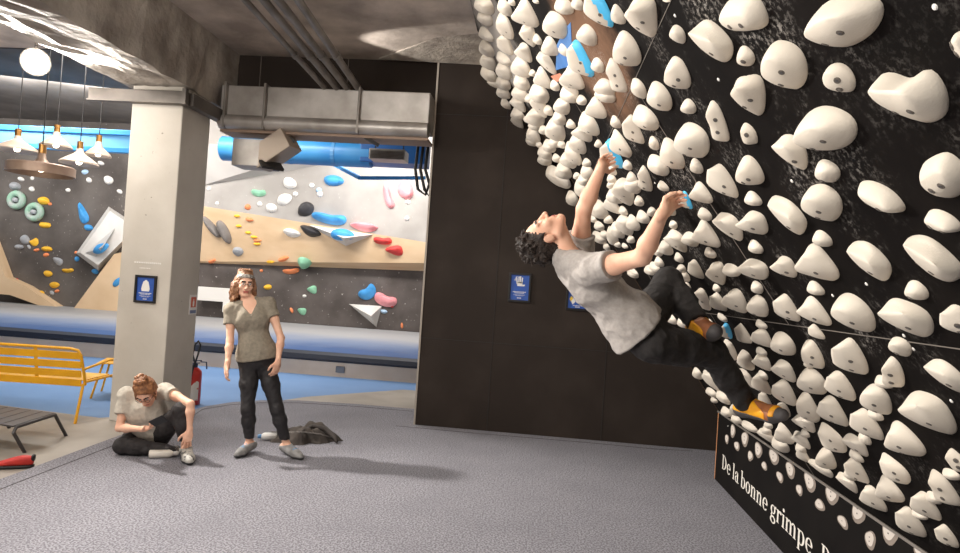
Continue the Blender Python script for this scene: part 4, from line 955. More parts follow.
for i in range(nx):
    for j in range(ny): jm.faces.new((grid[i][j],grid[i+1][j],grid[i+1][j+1],grid[i][j+1]))
bd = [e for e in jm.edges if e.is_boundary]
ret = bmesh.ops.extrude_edge_only(jm, edges=bd); 
for v in [g for g in ret['geom'] if isinstance(g, bmesh.types.BMVert)]: v.co.z = 0
bmesh.ops.contextual_create(jm, geom=[e for e in jm.edges if e.is_boundary])
bmesh.ops.recalc_face_normals(jm, faces=jm.faces[:])
me = bpy.data.meshes.new('jacket'); jm.to_mesh(me); jm.free()
jk = link('jacket', me, mat('jacket_cloth', (84,76,70), .9, (62,56,52), 9, 4, bump=.4, bscale=60), None, True, (jx,jy,.001)); jk.rotation_euler = (0,0,.12)
tag(jk, 'crumpled dark grey jacket lying on the carpet behind the standing woman', 'jacket')
zp = MB(); zp.tube([(-.26,-.08,.075),(-.1,-.13,.09),(.05,-.12,.1),(.2,-.1,.085),(.3,-.06,.05)], .006, 6); zp.build('zip_fastener', mat('zip', (128,122,118), .4, metal=.6), jk, True)
sb = MB(); sb.tube([(.0,-.1,.09),(.1,.0,.13),(.22,.02,.11),(.33,-.05,.05),(.36,-.1,.02)], .02, 8, rs=[.012,.022,.026,.024,.014]); sb.build('sleeve', mat('jacket_dark', (66,60,57), .9), jk, True)
# bottle beside the jacket
def lying_bottle(p0, p1, r, m_body, m_cap, label, cat='bottle', capf=.2, cap2=None):
    P = Vector(p0); d = Vector(p1)-P; L_ = d.length
    e = empty('drink_bottle', (P.x,P.y,0), 0, label, cat)
    Mx = Matrix.Translation(Vector((0,0,r))) @ d.normalized().to_track_quat('Z','Y').to_matrix().to_4x4()
    b = L_*(1-capf)
    m = MB(); m.lathe([(0,0),(r*.9,0),(r,r*.12),(r,b*.82),(r*.8,b*.93),(r*.5,b),(0,b)], 22, Mx); m.build('body', m_body, e, auto=40)
    m = MB(); m.lathe([(0,b),(r*.55,b),(r*.55,L_*.95),(r*.45,L_),(0,L_)], 18, Mx); m.build('cap', m_cap, e, auto=40)
    return e
q0 = onz(145,457.); q1 = onz(170,452.5)
lying_bottle((-3.07,4.97,0), (-2.87,5.06,0), .033, mat('bottle_cream', (226,218,206), .4), mat('bottle_cap_grey', (180,174,168), .4), 'white drink bottle lying on the carpet before the seated woman')
lying_bottle((-2.37,5.86,0), (-2.53,5.80,0), .035, mat('bottle_white', (228,226,222), .4), mat('cap_blue', (92,140,186), .4), 'white bottle with pale blue cap poking from under the jacket')
# ================================================================== FIGURES: smooth implicit bodies meshed with surface nets
def V3(*a): return np.array(a, float)
def nz(v): v = np.asarray(v, float); return v/np.linalg.norm(v)
class Sdf:
    def __init__(s): s.P = []; s.cuts = []
    def add(s, fn, lo, hi, k): s.P.append((fn, np.array(lo, float), np.array(hi, float), k)); return s
    def cap(s, a, b, ra, rb=None, k=.02, clip=None):
        a = np.asarray(a, float); b = np.asarray(b, float); rb = ra if rb is None else rb; ba = b-a; L2 = max(ba@ba, 1e-9)
        def fn(X, Y_, Z):
            px, py, pz = X-a[0], Y_-a[1], Z-a[2]
            t = np.clip((px*ba[0]+py*ba[1]+pz*ba[2])/L2, 0, 1)
            d = np.sqrt((px-t*ba[0])**2+(py-t*ba[1])**2+(pz-t*ba[2])**2) - (ra+(rb-ra)*t)
            if clip:
                for n_, o_ in clip: d = np.maximum(d, (X-o_[0])*n_[0]+(Y_-o_[1])*n_[1]+(Z-o_[2])*n_[2])
            return d
        r = max(ra, rb); return s.add(fn, np.minimum(a, b)-r, np.maximum(a, b)+r, k)
    def chain(s, pts, rs, k=.02):
        for i in range(len(pts)-1): s.cap(pts[i], pts[i+1], rs[i], rs[i+1], k)
        return s
    def ell(s, c, r, R=None, k=.02, clip=None):
        c = np.asarray(c, float); r = np.asarray(r, float); R = np.eye(3) if R is None else R   # rows of R: local axes
        def fn(X, Y_, Z):
            px, py, pz = X-c[0], Y_-c[1], Z-c[2]
            q = [px*R[i][0]+py*R[i][1]+pz*R[i][2] for i in range(3)]
            k0 = np.sqrt(sum((q[i]/r[i])**2 for i in range(3))); k1 = np.sqrt(sum((q[i]/r[i]**2)**2 for i in range(3)))
            d = k0*(k0-1)/np.maximum(k1, 1e-6)
            if clip:
                for n_, o_ in clip: d = np.maximum(d, (X-o_[0])*n_[0]+(Y_-o_[1])*n_[1]+(Z-o_[2])*n_[2])
            return d
        m = r.max(); return s.add(fn, c-m, c+m, k)
    def cut(s, n, o): s.cuts.append(('p', nz(n), np.asarray(o, float))); return s
    def cutcap(s, a, b, ra, rb): s.cuts.append(('c', np.asarray(a, float), np.asarray(b, float), ra, rb)); return s
    def mesh(s, name, h=.006):
        lo = np.min([p[1] for p in s.P], 0)-.03; hi = np.max([p[2] for p in s.P], 0)+.03
        n = np.ceil((hi-lo)/h).astype(int)+1
        ax = [lo[i]+h*np.arange(n[i]) for i in range(3)]
        D = np.full(n, .2, np.float32)
        for fn, a, b, k in s.P:
            m = k+2.5*h
            i0 = np.clip(((a-m-lo)/h).astype(int), 0, n-1); i1 = np.clip(((b+m-lo)/h).astype(int)+2, 1, n)
            sl = tuple(slice(i0[i], i1[i]) for i in range(3))
            X, Y_, Z = np.meshgrid(*[ax[i][sl[i]] for i in range(3)], indexing='ij', sparse=True)
            d = fn(X, Y_, Z).astype(np.float32); c = D[sl]
            t = np.clip(.5+.5*(c-d)/k, 0, 1); D[sl] = c*(1-t)+d*t-k*t*(1-t)
        X, Y_, Z = np.meshgrid(*ax, indexing='ij', sparse=True)
        for c in s.cuts:
            if c[0] == 'p': D = np.maximum(D, ((X-c[2][0])*c[1][0]+(Y_-c[2][1])*c[1][1]+(Z-c[2][2])*c[1][2]).astype(np.float32))
            else:
                a, b, ra, rb = c[1:]; ba = b-a; L2 = ba@ba; px, py, pz = X-a[0], Y_-a[1], Z-a[2]
                t = np.clip((px*ba[0]+py*ba[1]+pz*ba[2])/L2, 0, 1)
                D = np.maximum(D, -(np.sqrt((px-t*ba[0])**2+(py-t*ba[1])**2+(pz-t*ba[2])**2)-(ra+(rb-ra)*t)).astype(np.float32))
        return nets(D, lo, h, name)
def nets(D, lo, h, name):
    B = D < 0; nx, ny, nzz = D.shape
    cnt = np.zeros((nx-1, ny-1, nzz-1), np.int16)
    for i in (0,1):
        for j in (0,1):
            for k in (0,1): cnt += B[i:nx-1+i, j:ny-1+j, k:nzz-1+k]
    act = (cnt > 0) & (cnt < 8); idx = np.full(act.shape, -1, np.int64); I = np.argwhere(act); idx[act] = np.arange(len(I))
    acc = np.zeros((len(I), 3)); w = np.zeros(len(I))
    co = [(i,j,k) for i in (0,1) for j in (0,1) for k in (0,1)]
    val = {c: D[I[:,0]+c[0], I[:,1]+c[1], I[:,2]+c[2]] for c in co}
    for c in co:
        for a in range(3):
            if c[a] == 0:
                c2 = list(c); c2[a] = 1; c2 = tuple(c2); v0, v1 = val[c], val[c2]; x = (v0 < 0) != (v1 < 0)
                t = np.where(x, v0/np.where(x, v0-v1, 1), 0)
                p = np.tile(np.array(c, float), (len(I),1)); p[:,a] = t
                acc += p*x[:,None]; w += x
    verts = lo + h*(I + acc/w[:,None])
    F_ = []
    for a in range(3):
        b, c = (a+1)%3, (a+2)%3
        s0 = [slice(None)]*3; s1 = [slice(None)]*3; s0[a] = slice(0,-1); s1[a] = slice(1,None)
        E_ = B[tuple(s0)] != B[tuple(s1)]; q = np.argwhere(E_)
        q = q[(q[:,b] > 0) & (q[:,c] > 0) & (q[:,b] < D.shape[b]-1) & (q[:,c] < D.shape[c]-1)]
        ins = B[q[:,0], q[:,1], q[:,2]]
        def g(db, dc):
            r = q.copy(); r[:,b] -= db; r[:,c] -= dc; return idx[r[:,0], r[:,1], r[:,2]]
        qd = np.stack([g(1,1), g(0,1), g(0,0), g(1,0)], 1); qd[~ins] = qd[~ins][:, ::-1]
        F_.append(qd)
    F_ = np.concatenate(F_)
    me = bpy.data.meshes.new(name); me.from_pydata(verts.tolist(), [], F_.tolist()); me.update(); return me
def wrinkle(me, amp, sc, seed=0., stretch=(1,1,1), ridged=True):
    n = len(me.vertices); co_ = np.empty(n*3, np.float32); me.vertices.foreach_get('co', co_); co_ = co_.reshape(-1, 3)
    nr = np.empty(n*3, np.float32); me.vertices.foreach_get('normal', nr); nr = nr.reshape(-1, 3)
    for i in range(n):
        p = Vector((co_[i][0]*sc*stretch[0]+seed, co_[i][1]*sc*stretch[1], co_[i][2]*sc*stretch[2]))
        f = mnoise.noise(p)+.5*mnoise.noise(p*2.1)
        if ridged: f = .45-abs(f)*1.6
        co_[i] += nr[i]*amp*f
    me.vertices.foreach_set('co', co_.ravel()); me.update()
def fig(name, me, m, parent=None, loc=None):
    """links a mesh built in world coordinates under a figure whose origin is loc"""
    base = loc if loc is not None else parent['_o']
    me.transform(Matrix.Translation(-Vector(base)))
    o = link(name, me, m, parent, True)
    if loc is not None: o.location = loc; o['_o'] = tuple(loc)
    return o
def paint(o, spots, base):
    """spots: (world centre, radius, material index)"""
    me = o.data; off = Vector(base); n = len(me.polygons); c = np.empty(n*3, np.float32); me.polygons.foreach_get('center', c); c = c.reshape(-1,3)+np.array(off)
    mi = np.zeros(n, np.int32)
    for p, r, k in spots:
        r3 = np.array(r if hasattr(r, '__len__') else (r,r,r)); mi[(((c-p)/r3)**2).sum(1) < 1] = k
    me.polygons.foreach_set('material_index', mi)

def head(S, c, f, u, s=1., k=.012):
    """skull, jaw, nose, lips, brow, eyes, ears; returns world map from head space and the coloured spots"""
    f = nz(f); u = nz(u - f*(u@f)); l = np.cross(u, f); R = np.stack([l, f, u])
    W = lambda x, y, z: c + s*(l*x+f*y+u*z)
    e = lambda p, r, k=k: S.ell(W(*p), s*np.array(r), R, k)
    e((0,-.012,.03), (.074,.094,.086)); e((0,.034,-.03), (.056,.056,.078), .02); e((0,.066,-.094), (.024,.022,.02), .02)
    for sx in (-1,1):
        S.cap(W(.05*sx,.0,-.055), W(.018*sx,.062,-.094), .02*s, .016*s, .02*s)
        e((.038*sx,.062,-.022), (.024,.02,.022), .015); e((.075*sx,-.008,-.005), (.009,.02,.031), .006)
        S.cap(W(.012*sx,.083,.030), W(.046*sx,.070,.028), .010*s, .009*s, .01*s)
        e((.031*sx,.0745,.010), (.0125,.0115,.0105), .003); e((.0115*sx,.094,-.031), (.009,.011,.0085), .006)
    S.cap(W(0,.084,.016), W(0,.110,-.026), .0085*s, .0125*s, .007*s)
    S.cap(W(-.018,.084,-.058), W(.018,.084,-.058), .0085*s, None, .005*s); S.cap(W(-.014,.083,-.069), W(.014,.083,-.069), .009*s, None, .005*s)
    sp = []
    for sx in (-1,1):
        sp += [(W(.031*sx,.084,.010), .0105*s, 1), (W(.031*sx,.088,.010), .0062*s, 2)]
    for x in np.linspace(-.02,.02,7): sp += [(W(x,.092,-.058-.25*abs(x)*.2), .0068*s, 3), (W(x*.8,.092,-.067), .0070*s, 3)]
    for sx in (-1,1):
        for x in np.linspace(.014,.046,7): sp.append((W(x*sx,.088-.25*(x-.014),.030+.12*(x-.014)), .0072*s, 4))
    return W, R, sp
def hand(S, w, d, nrm, side, s=1., curl=(.5,.6,.4), spread=.06, thumb=.5, k=.006, curls=None):
    """w wrist, d toward the fingertips, nrm the way the palm faces, side toward the thumb"""
    d = nz(d); nrm = nz(nrm-d*(nrm@d)); t = np.cross(d, nrm); t = t if t@side > 0 else -t
    R = np.stack([t, d, nrm])
    S.ell(w+d*.048*s, s*V3(.042,.055,.0165), R, .012); S.cap(w-d*.02*s, w+d*.03*s, .024*s, .026*s, .014)
    S.cap(w+d*.03*s+t*.022*s+nrm*.006*s, w+d*.055*s+t*.03*s+nrm*.008*s, .017*s, .013*s, .01)
    tips = []
    for i, (o, l, r) in enumerate(((.030,.074,.0088),(.010,.083,.0090),(-.011,.077,.0086),(-.030,.060,.0078))):
        b = w+d*(.088-.004*abs(i-1))*s+t*o*s; dd = nz(d+t*spread*(1.3-i)); P = [b-dd*.03*s, b]; a = 0
        cs = curls[i] if curls else curl
        for sg, cc in zip((.45,.32,.24), cs):
            a += cc; v = dd*math.cos(a)+nrm*math.sin(a); P.append(P[-1]+v*l*s*sg)
        S.chain(P, [r*1.05*s, r*s, r*.98*s, r*.9*s, r*.78*s], k*.8); tips.append(P[-1])
    b = w+d*.028*s+t*.026*s; v = nz(t*.75+d*.62+nrm*.35*thumb); P = [b, b+v*.038*s]; v2 = nz(t*(.55-.5*thumb)+d*.75+nrm*.75*thumb); P += [P[-1]+v2*.03*s]; v3 = nz(t*(.2-.5*thumb)+d*.8+nrm*thumb); P.append(P[-1]+v3*.024*s)
    S.chain(P, [.0135*s, .0112*s, .0100*s, .0082*s], k)
    return tips
def torso(S, J, g=0., fem=False, k=.05):
    """J: pel, chest, neck, shA, shB, hipA, hipB, fwd (rough facing)"""
    up = nz(J['neck']-J['pel']); lat = nz(J['shA']-J['shB']); lat = nz(lat-up*(lat@up)); fw = np.cross(lat, up); fw = fw if fw@J['fwd'] > 0 else -fw
    R = np.stack([lat, fw, up]); L_ = np.linalg.norm(J['neck']-J['pel'])/.52; q = .9 if fem else 1.
    mid = .45*J['chest']+.55*J['pel']
    S.ell(J['chest']+up*.02, V3(.158*q+g,.108*q+g,.17*L_+g*.6), R, k)
    S.ell(mid, V3(.135*q+g,.098*q+g,.17*L_+g), R, k)
    latp = nz(J['hipA']-J['hipB']); latp = nz(latp-up*(latp@up)); Rp = np.stack([latp, np.cross(up, latp), up])
    S.ell(J['pel']+up*.02, V3((.155 if not fem else .16)+g,.11+g,.115+g), Rp, k)
    for s_ in ('shA','shB'):
        S.cap(J['neck']-up*.05, J[s_], .062*q+g, .056*q+g, k*.8); S.cap(J['neck']+up*.02, J[s_]*.75+J['neck']*.25, .045*q+g*.5, .042*q+g*.7, k*.6)
    if fem:
        for sx in (-1,1): S.ell(J['chest']+up*.02+lat*.062*sx+fw*.062, V3(.062+g*.6,.045+g*.6,.066+g*.6), R, .05)
    return lat, fw, up
def arm(S, sh, el, wr, g=0., q=1., k=.02):
    m = sh*.55+el*.45; S.cap(sh, m, .052*q+g, .047*q+g, k); S.cap(m, el, .047*q+g, .039*q+g, k)
    m2 = el*.7+wr*.3; S.cap(el, m2, .039*q+g, .042*q+g, k); S.cap(m2, wr, .042*q+g, .026*q+g, k)
def leg(S, hip, kn, an, g=0., q=1., k=.03, back=None):
    S.cap(hip, hip*.55+kn*.45, .088*q+g, .076*q+g, k); S.cap(hip*.55+kn*.45, kn, .076*q+g, .055*q+g, k)
    m = kn*.68+an*.32; mm = m + (back*.012 if back is not None else 0)
    S.cap(kn, mm, .055*q+g, .057*q+g, k); S.cap(mm, an, .057*q+g, .036*q+g, k)
def foot(S, an, toe, up, q=1., g=0., k=.02):
    """ankle joint to toe tip; up = away from the sole"""
    d = nz(toe-an); up = nz(up-d*(up@d)); sd = np.cross(d, up)
    h = an-up*.035*q-d*.035*q; b = an*.35+toe*.65-up*.012*q; t = toe-d*.02*q
    S.cap(an, h, .034*q+g, .033*q+g, k); S.cap(h, b, .033*q+g, .034*q+g, k); S.cap(an, b, .034*q+g, .028*q+g, k); S.cap(b+sd*.012, t, .028*q+g, .018*q+g, k); S.cap(b-sd*.012, t, .028*q+g, .018*q+g, k)
    return h, b, t
M_skin = mat('skin', (240,192,164), .55, (232,178,150), 12, 3, spec=.35); M_eye = mat('eye_white', (232,226,220), .3); M_iris = mat('iris', (58,40,30), .3)
M_lip = mat('lips', (186,104,92), .5); M_browm = mat('eyebrow', (54,38,30), .8)
SKIN = [M_skin, M_eye, M_iris, M_lip, M_browm]
# ------------------------------------------------------------------ the climber
def J_(d): return {k: ony(*v) for k, v in d.items()}
c = J_(dict(pel=(646,334,3.30), hipA=(652,343,3.2), hipB=(645,327,3.38), chest=(598,288,3.27), neck=(566,259,3.27), shA=(594,270,3.09), shB=(579,252,3.45),
  head=(546.5,236.5,3.28), elA=(642,257,2.87), wrA=(662,214,2.69), elB=(584,209,3.33), wrB=(601,168,3.25), knB=(668,281,3.66), anB=(699,324,3.42), toeB=(719,333,3.30),
  knA=(711,352,3.44), anA=(747,404,3.60), toeA=(786,416,3.40)))
c['fwd'] = -NW
O = c['pel']
S = Sdf(); lat, fwd, up = torso(S, c)
arm(S, c['shA'], c['elA'], c['wrA'], -.001); arm(S, c['shB'], c['elB'], c['wrB'], -.001)
leg(S, c['hipA'], c['knA'], c['anA']); leg(S, c['hipB'], c['knB'], c['anB'])
foot(S, c['anA'], c['toeA'], V3(-.4,0,1)); foot(S, c['anB'], c['toeB'], V3(-.45,0,.9))
hu = nz(ony(519,240,3.28)-ony(567,225,3.28)); hf = nz(V3(.16,-.12,1.)-hu*(V3(.16,-.12,1.)@hu))
HW, HR, sp = head(S, c['head']+V3(.0,0,.0), hf, hu, 1.02)
S.cap(c['neck']-nz(c['neck']-c['chest'])*.03, HW(0,-.02,-.06), .058, .054, .03)
# hands curl over the blue-rimmed holds
hA = onw(683,196,.06); hB = onw(612,153,.06)
dA = nz(hA-c['wrA']); dB = nz(hB-c['wrB'])
hand(S, c['wrA'], nz(dA+V3(0,0,.15)), -NW+dA*.1, np.cross(dA, NW)*1., .88, (.35,.8,.6), .05, .8)
hand(S, c['wrB'], nz(dB+V3(0,0,.1)), -NW+dB*.1, -np.cross(dB, NW), .88, (.35,.8,.6), .05, .8)
body = fig('person', S.mesh('person', .0046), SKIN, None, O); paint(body, sp, O)
tag(body, 'climber in grey t-shirt and black trousers hanging from the steep board, looking up', 'person')
# shirt
S = Sdf(); torso(S, c, .014)
for s_, e_ in (('shA','elA'),('shB','elB')):
    d = nz(c[e_]-c[s_]); en = c[s_]+d*(.115 if s_ == 'shA' else .10)
    S.cap(c[s_]-d*.02, en+d*.05, .066, .074, .04, clip=[(d, en)])
wdn = nz(c['pel']-c['chest']); hem = c['pel']-wdn*.045
for q_ in (-.075,.075): S.cap(c['chest']*.4+c['pel']*.6+lat*q_*.6, hem+lat*q_+wdn*.06-fwd*.035, .13, .150, .06)
S.cut(nz(wdn+fwd*-.05), hem); S.cutcap(c['neck']-nz(c['neck']-c['chest'])*.02+fwd*.03, HW(0,-.01,-.07), .062, .07)
sh = fig('t_shirt', S.mesh('t_shirt', .0055), mat('grey_marl', (172,165,159), .9, (160,153,148), 60, 3, bump=.15, bscale=180), body)
wrinkle(sh.data, .011, 5, 3., (1,1.4,1.6)); wrinkle(sh.data, .003, 13, 8.)
# trousers
S = Sdf(); latp = nz(c['hipA']-c['hipB']); Rp = np.stack([latp, np.cross(up, latp), up])
S.ell(c['pel']+up*.01, V3(.160,.112,.115), Rp, .04, clip=[(up, c['pel']+up*.05)])
for a in 'AB':
    an = c['an'+a]; kn = c['kn'+a]; d = nz(an-kn); e_ = an-d*.01
    S.cap(c['hip'+a], c['hip'+a]*.5+kn*.5, .098, .088, .04); S.cap(c['hip'+a]*.5+kn*.5, kn, .09, .072, .03)
    S.cap(kn, kn*.5+an*.5, .072, .068, .03); S.cap(kn*.5+an*.5, e_+d*.05, .068, .056, .03, clip=[(d, e_)])
tr = fig('trousers', S.mesh('trousers', .0055), mat('black_denim', (34,31,30), .85, (46,42,41), 30, 3, bump=.1, bscale=120), body)
wrinkle(tr.data, .009, 8, 1.); wrinkle(tr.data, .003, 20, 5.)
# hair: tousled short mop wrapping the back of the head
M_hair = mat('dark_hair', (34,26,21), .7, (54,41,33), 30, 4, bump=.6, bscale=120)
S = Sdf(); rh = random.Random(4)
S.ell(HW(0,-.03,.045), 1.02*V3(.086,.096,.088), HR, .02, clip=[(HR[1]*.82-HR[2]*.57, HW(0,.042,.028))])
S.ell(HW(0,-.065,-.02), 1.02*V3(.064,.05,.06), HR, .02)
for sx in (-1,1): S.cutcap(HW(.06*sx,-.004,-.01), HW(.11*sx,-.004,-.012), .030, .030)
for sx in (-1,1): S.cap(HW(.074*sx,.012,.03), HW(.076*sx,.02,-.012), .012, .007, .012)
for i in range(230):
    th = rh.uniform(0,2*math.pi); ph_ = rh.uniform(-.35,1.45)
    v = V3(math.cos(ph_)*math.cos(th), math.cos(ph_)*math.sin(th), math.sin(ph_))
    if v[1] > .55 and v[2] < .55: continue
    if v[1] > .2 and v[2] < .1: continue
    if abs(v[0]) > .8 and v[2] < .3: continue
    b = V3(0,-.03,.045)+v*V3(.083,.093,.086); tv = nz(V3(rh.uniform(-.5,.5), rh.uniform(-.2,1), rh.uniform(-.5,.7))+v*.45)
    m1 = b+tv*.016+v*.002; m2 = m1+nz(tv+V3(rh.uniform(-1,1),rh.uniform(-1,1),rh.uniform(-1,1)))*.016+v*.002
    S.chain([HW(*b), HW(*m1), HW(*m2)], [.0085,.0065,.003], .007)
hr = fig('hair', S.mesh('hair', .004), M_hair, body); wrinkle(hr.data, .004, 70, 2.)
# climbing shoes: yellow-orange with brown uppers and grey soles
M_sy = mat('shoe_yellow', (240,172,28), .5, (232,150,24), 20, 2); M_sb = mat('shoe_tan', (170,104,62), .6, (140,84,52), 20, 3); M_sg = mat('shoe_grey', (74,70,70), .6)
for a, upv in (('A',V3(-.4,0,1)),('B',V3(-.45,0,.9))):
    an, toe = c['an'+a], c['toe'+a]; d = nz(toe-an); uu = nz(upv-d*(upv@d)); sd = np.cross(d, uu)
    S = Sdf(); h_, b_, t_ = foot(S, an, toe, upv, 1.06, .006); S.cut(nz(-d*.2+uu), an+uu*.03)
    o = fig('climbing_shoe', S.mesh('climbing_shoe', .004), M_sb, body)
    S = Sdf(); foot(S, an, toe, upv, 1.08, .008); S.cut(-d, b_+d*.01); me = S.mesh('toe_cap', .004); me.transform(Matrix.Translation(-Vector(O))); link('toe_cap', me, M_sg, o, True)
    S = Sdf(); foot(S, an, toe, upv, 1.08, .0085); S.cut(nz(uu+d*.0), h_+uu*.004); me = S.mesh('sole', .004); me.transform(Matrix.Translation(-Vector(O))); link('sole', me, M_sg, o, True)
    S = Sdf(); foot(S, an, toe, upv, 1.08, .0085); S.cut(nz(uu*1.+d*.35), b_+uu*.034-d*.06); S.cut(-nz(uu), h_+uu*.004); S.cut(d, b_-d*.01); me = S.mesh('side_panel', .004); me.transform(Matrix.Translation(-Vector(O))); link('side_panel', me, M_sy, o, True)
    S = Sdf(); foot(S, an, toe, upv, 1.08, .0105); S.cut(-d, b_+d*.012); S.cut(-uu, b_+uu*.008); S.cut(d, t_-d*.025); me = S.mesh('toe_strap', .004); me.transform(Matrix.Translation(-Vector(O))); link('toe_strap', me, M_sy, o, True)
# ------------------------------------------------------------------ standing woman
w = J_(dict(head=(245,284.5,5.33), neck=(250,303,5.34), chest=(252,322,5.34), pel=(257,356,5.35), shA=(231,310,5.28), shB=(269,304,5.40), elA=(230,341,5.22), wrA=(227.5,364,5.14), elB=(281,338,5.36), wrB=(278,361,5.28),
  hipA=(249,364,5.32), hipB=(266,364,5.39), knA=(248,409,5.28), anA=(249.5,444,5.36), toeA=(236,456,5.18), knB=(277,409,5.36), anB=(286.5,445,5.42), toeB=(302,459.5,5.30)))
for k in ('toeA','toeB'): w[k][2] = .022
for k in ('anA','anB'): w[k][2] = .085
w['fwd'] = V3(.1,-1,0)
O = V3((w['anA'][0]+w['anB'][0])/2, 5.38, 0)
S = Sdf(); lat, fwd, up = torso(S, w, -.004, True)
for a in 'AB':
    arm(S, w['sh'+a], w['el'+a], w['wr'+a], -.006, .9); leg(S, w['hip'+a], w['kn'+a], w['an'+a], -.004, .86); foot(S, w['an'+a], w['toe'+a], V3(0,0,1), .92)
hf = nz(V3(.72,-1,-.06)); hu = nz(V3(.03,0,1))
HW, HR, sp = head(S, w['head'], hf, hu, .92)
S.cap(w['neck']-up*.04, HW(0,-.015,-.06), .049, .046, .03)
hand(S, w['wrA'], V3(-.12,-.1,-1), V3(.8,.5,0), V3(0,-1,0), .9, (.35,.5,.3), .05, .3)
hand(S, w['wrB'], V3(-.1,-.15,-1), V3(-.8,.5,0), V3(0,-1,0), .9, (.35,.5,.3), .05, .3)
wb = fig('person', S.mesh('person', .005), SKIN, None, O); paint(wb, sp, O)
tag(wb, 'standing woman in olive grey t-shirt and black leggings looking toward the climber', 'person')
M_tee = mat('olive_tee', (150,140,124), .9, (134,125,110), 40, 3, bump=.1, bscale=160)
S = Sdf(); torso(S, w, .006, True)
for s_, e_ in (('shA','elA'),('shB','elB')):
    d = nz(w[e_]-w[s_]); en = w[s_]+d*.125; S.cap(w[s_]-d*.01, en+d*.05, .050, .058, .03, clip=[(d, en)])
hem = w['pel']-up*.03; S.cap(w['chest']*.3+w['pel']*.7, hem-up*.1, .118, .128, .06)
S.ell(w['pel'], V3(.172,.125,.14), np.stack([lat,fwd,up]), .05); S.cut(-up, hem)
nb_ = w['neck']; S.cutcap(nb_+up*.02, HW(0,-.01,-.08), .058, .07)
for k in np.linspace(0,1,6): S.cutcap(nb_+fwd*(.05+.06*k)-up*(.00+.10*k), nb_+fwd*(.12+.06*k)-up*(.0+.10*k), .050*(1-k)+.008, .055*(1-k)+.008)
ts = fig('t_shirt', S.mesh('t_shirt', .0055), M_tee, wb); wrinkle(ts.data, .009, 5, 1., (1.4,1.2,.6)); wrinkle(ts.data, .003, 13, 3.)
M_leg = mat('black_leggings', (36,33,34), .6, (44,41,42), 30, 3)
S = Sdf(); S.ell(w['pel']-up*.0, V3(.168,.118,.13), np.stack([lat,fwd,up]), .05)
for a in 'AB':
    an = w['an'+a]; kn = w['kn'+a]; d = nz(an-kn); e_ = an-d*.045
    leg(S, w['hip'+a], kn, an, .005, .88); 
lg = S; lg.cuts += [('p', V3(0,0,-1.), V3(0,0,.135)), ('p', nz(up), w['pel']+up*.08)]
lo_ = fig('leggings', lg.mesh('leggings', .005), M_leg, wb); wrinkle(lo_.data, .004, 16, 2.)
def shoe(an, toe, parent, base, q, mu, ms, ml):
    d = nz(toe-an); S = Sdf(); h_, b_, t_ = foot(S, an, toe, V3(0,0,1), q, .006); S.cut(V3(-.25,0,1), an+V3(0,0,.004)); S.cut(V3(0,0,-1), V3(0,0,.0025))
    o = fig('climbing_shoe', S.mesh('climbing_shoe', .004), mu, parent)
    S = Sdf(); foot(S, an, toe, V3(0,0,1), q, .009); S.cut(V3(0,0,1), V3(0,0,.024)); S.cut(V3(0,0,-1), V3(0,0,.0015)); me = S.mesh('sole', .004); me.transform(Matrix.Translation(-Vector(base))); link('sole', me, ms, o, True)
    m = MB(); sd = np.cross(d, V3(0,0,1))
    for k in (.28,.42,.56):
        p = an*(1-k)+toe*k; hh = .030+.042*(1-k)
        m.tube([p+sd*.032-V3(0,0,p[2]-.03), p+sd*.02+V3(0,0,hh-p[2]+.022), p+V3(0,0,hh-p[2]+.030), p-sd*.02+V3(0,0,hh-p[2]+.022), p-sd*.032-V3(0,0,p[2]-.03)], .008, 6)
    me2 = m.build('laces', ml, o, True); me2.data.transform(Matrix.Translation(-Vector(base)))
    return o
M_shg = mat('shoe_pale_grey', (160,158,156), .6, (130,128,126), 20, 3); M_lace = mat('lace_blue', (110,150,190), .6)
for a in 'AB': shoe(w['an'+a], w['toe'+a], wb, O, .93, M_shg, mat('shoe_sole_dark', (70,68,68), .6), M_lace)
# hair: half-up auburn curls below the shoulders, top knot, patterned headband, glasses
M_aub = mat('auburn_hair', (128,84,56), .5, (170,124,88), 40, 4, bump=.6, bscale=120)
def curls(S, HW, rng, spots_, r0=.0135):
    for (b, n_, ln, rad) in spots_:
        for i in range(n_):
            p = V3(*b)+V3(rng.uniform(-1,1), rng.uniform(-1,1), rng.uniform(-.3,.3))*rad; P = [HW(*p)]; ph0 = rng.uniform(0,6)
            for j in range(1,7):
                q = p+V3(.010*math.cos(ph0+j*1.3), .010*math.sin(ph0+j*1.3), -ln*j/6); P.append(HW(*q))
            S.chain(P, [r0,r0,r0,r0*.95,r0*.9,r0*.8,r0*.5], .008)
S = Sdf(); rh = random.Random(9)
S.ell(HW(0,-.022,.045), .93*V3(.084,.098,.086), HR, .02, clip=[(HR[1]*.8-HR[2]*.6, HW(0,.05,.042))])
S.ell(HW(0,-.07,-.03), .93*V3(.085,.05,.09), HR, .03)
for sx in (-1,1): S.ell(HW(.076*sx,-.03,-.03), V3(.026,.04,.075), HR, .03)
curls(S, HW, rh, [((.078,-.015,-.0),12,.17,.028),((-.078,-.015,-.0),12,.17,.028),((.05,-.065,-.02),9,.17,.025),((-.05,-.065,-.02),9,.17,.025),((0,-.08,-.02),8,.16,.02),((.078,.015,.0),4,.12,.010),((-.078,.015,.0),4,.12,.010)])
S.ell(HW(0,-.04,.108), V3(.062,.062,.036), HR, .015)
for i in range(24):
    a_ = rh.uniform(0,6.28); b = V3(.05*math.cos(a_), -.042+.05*math.sin(a_), .122+rh.uniform(-.01,.008)); S.chain([HW(*b), HW(b[0]*1.15, b[1]+.01*math.sin(a_), b[2]+.010), HW(b[0]*.8+.01, b[1], b[2]+.016)], [.009,.008,.004], .006)
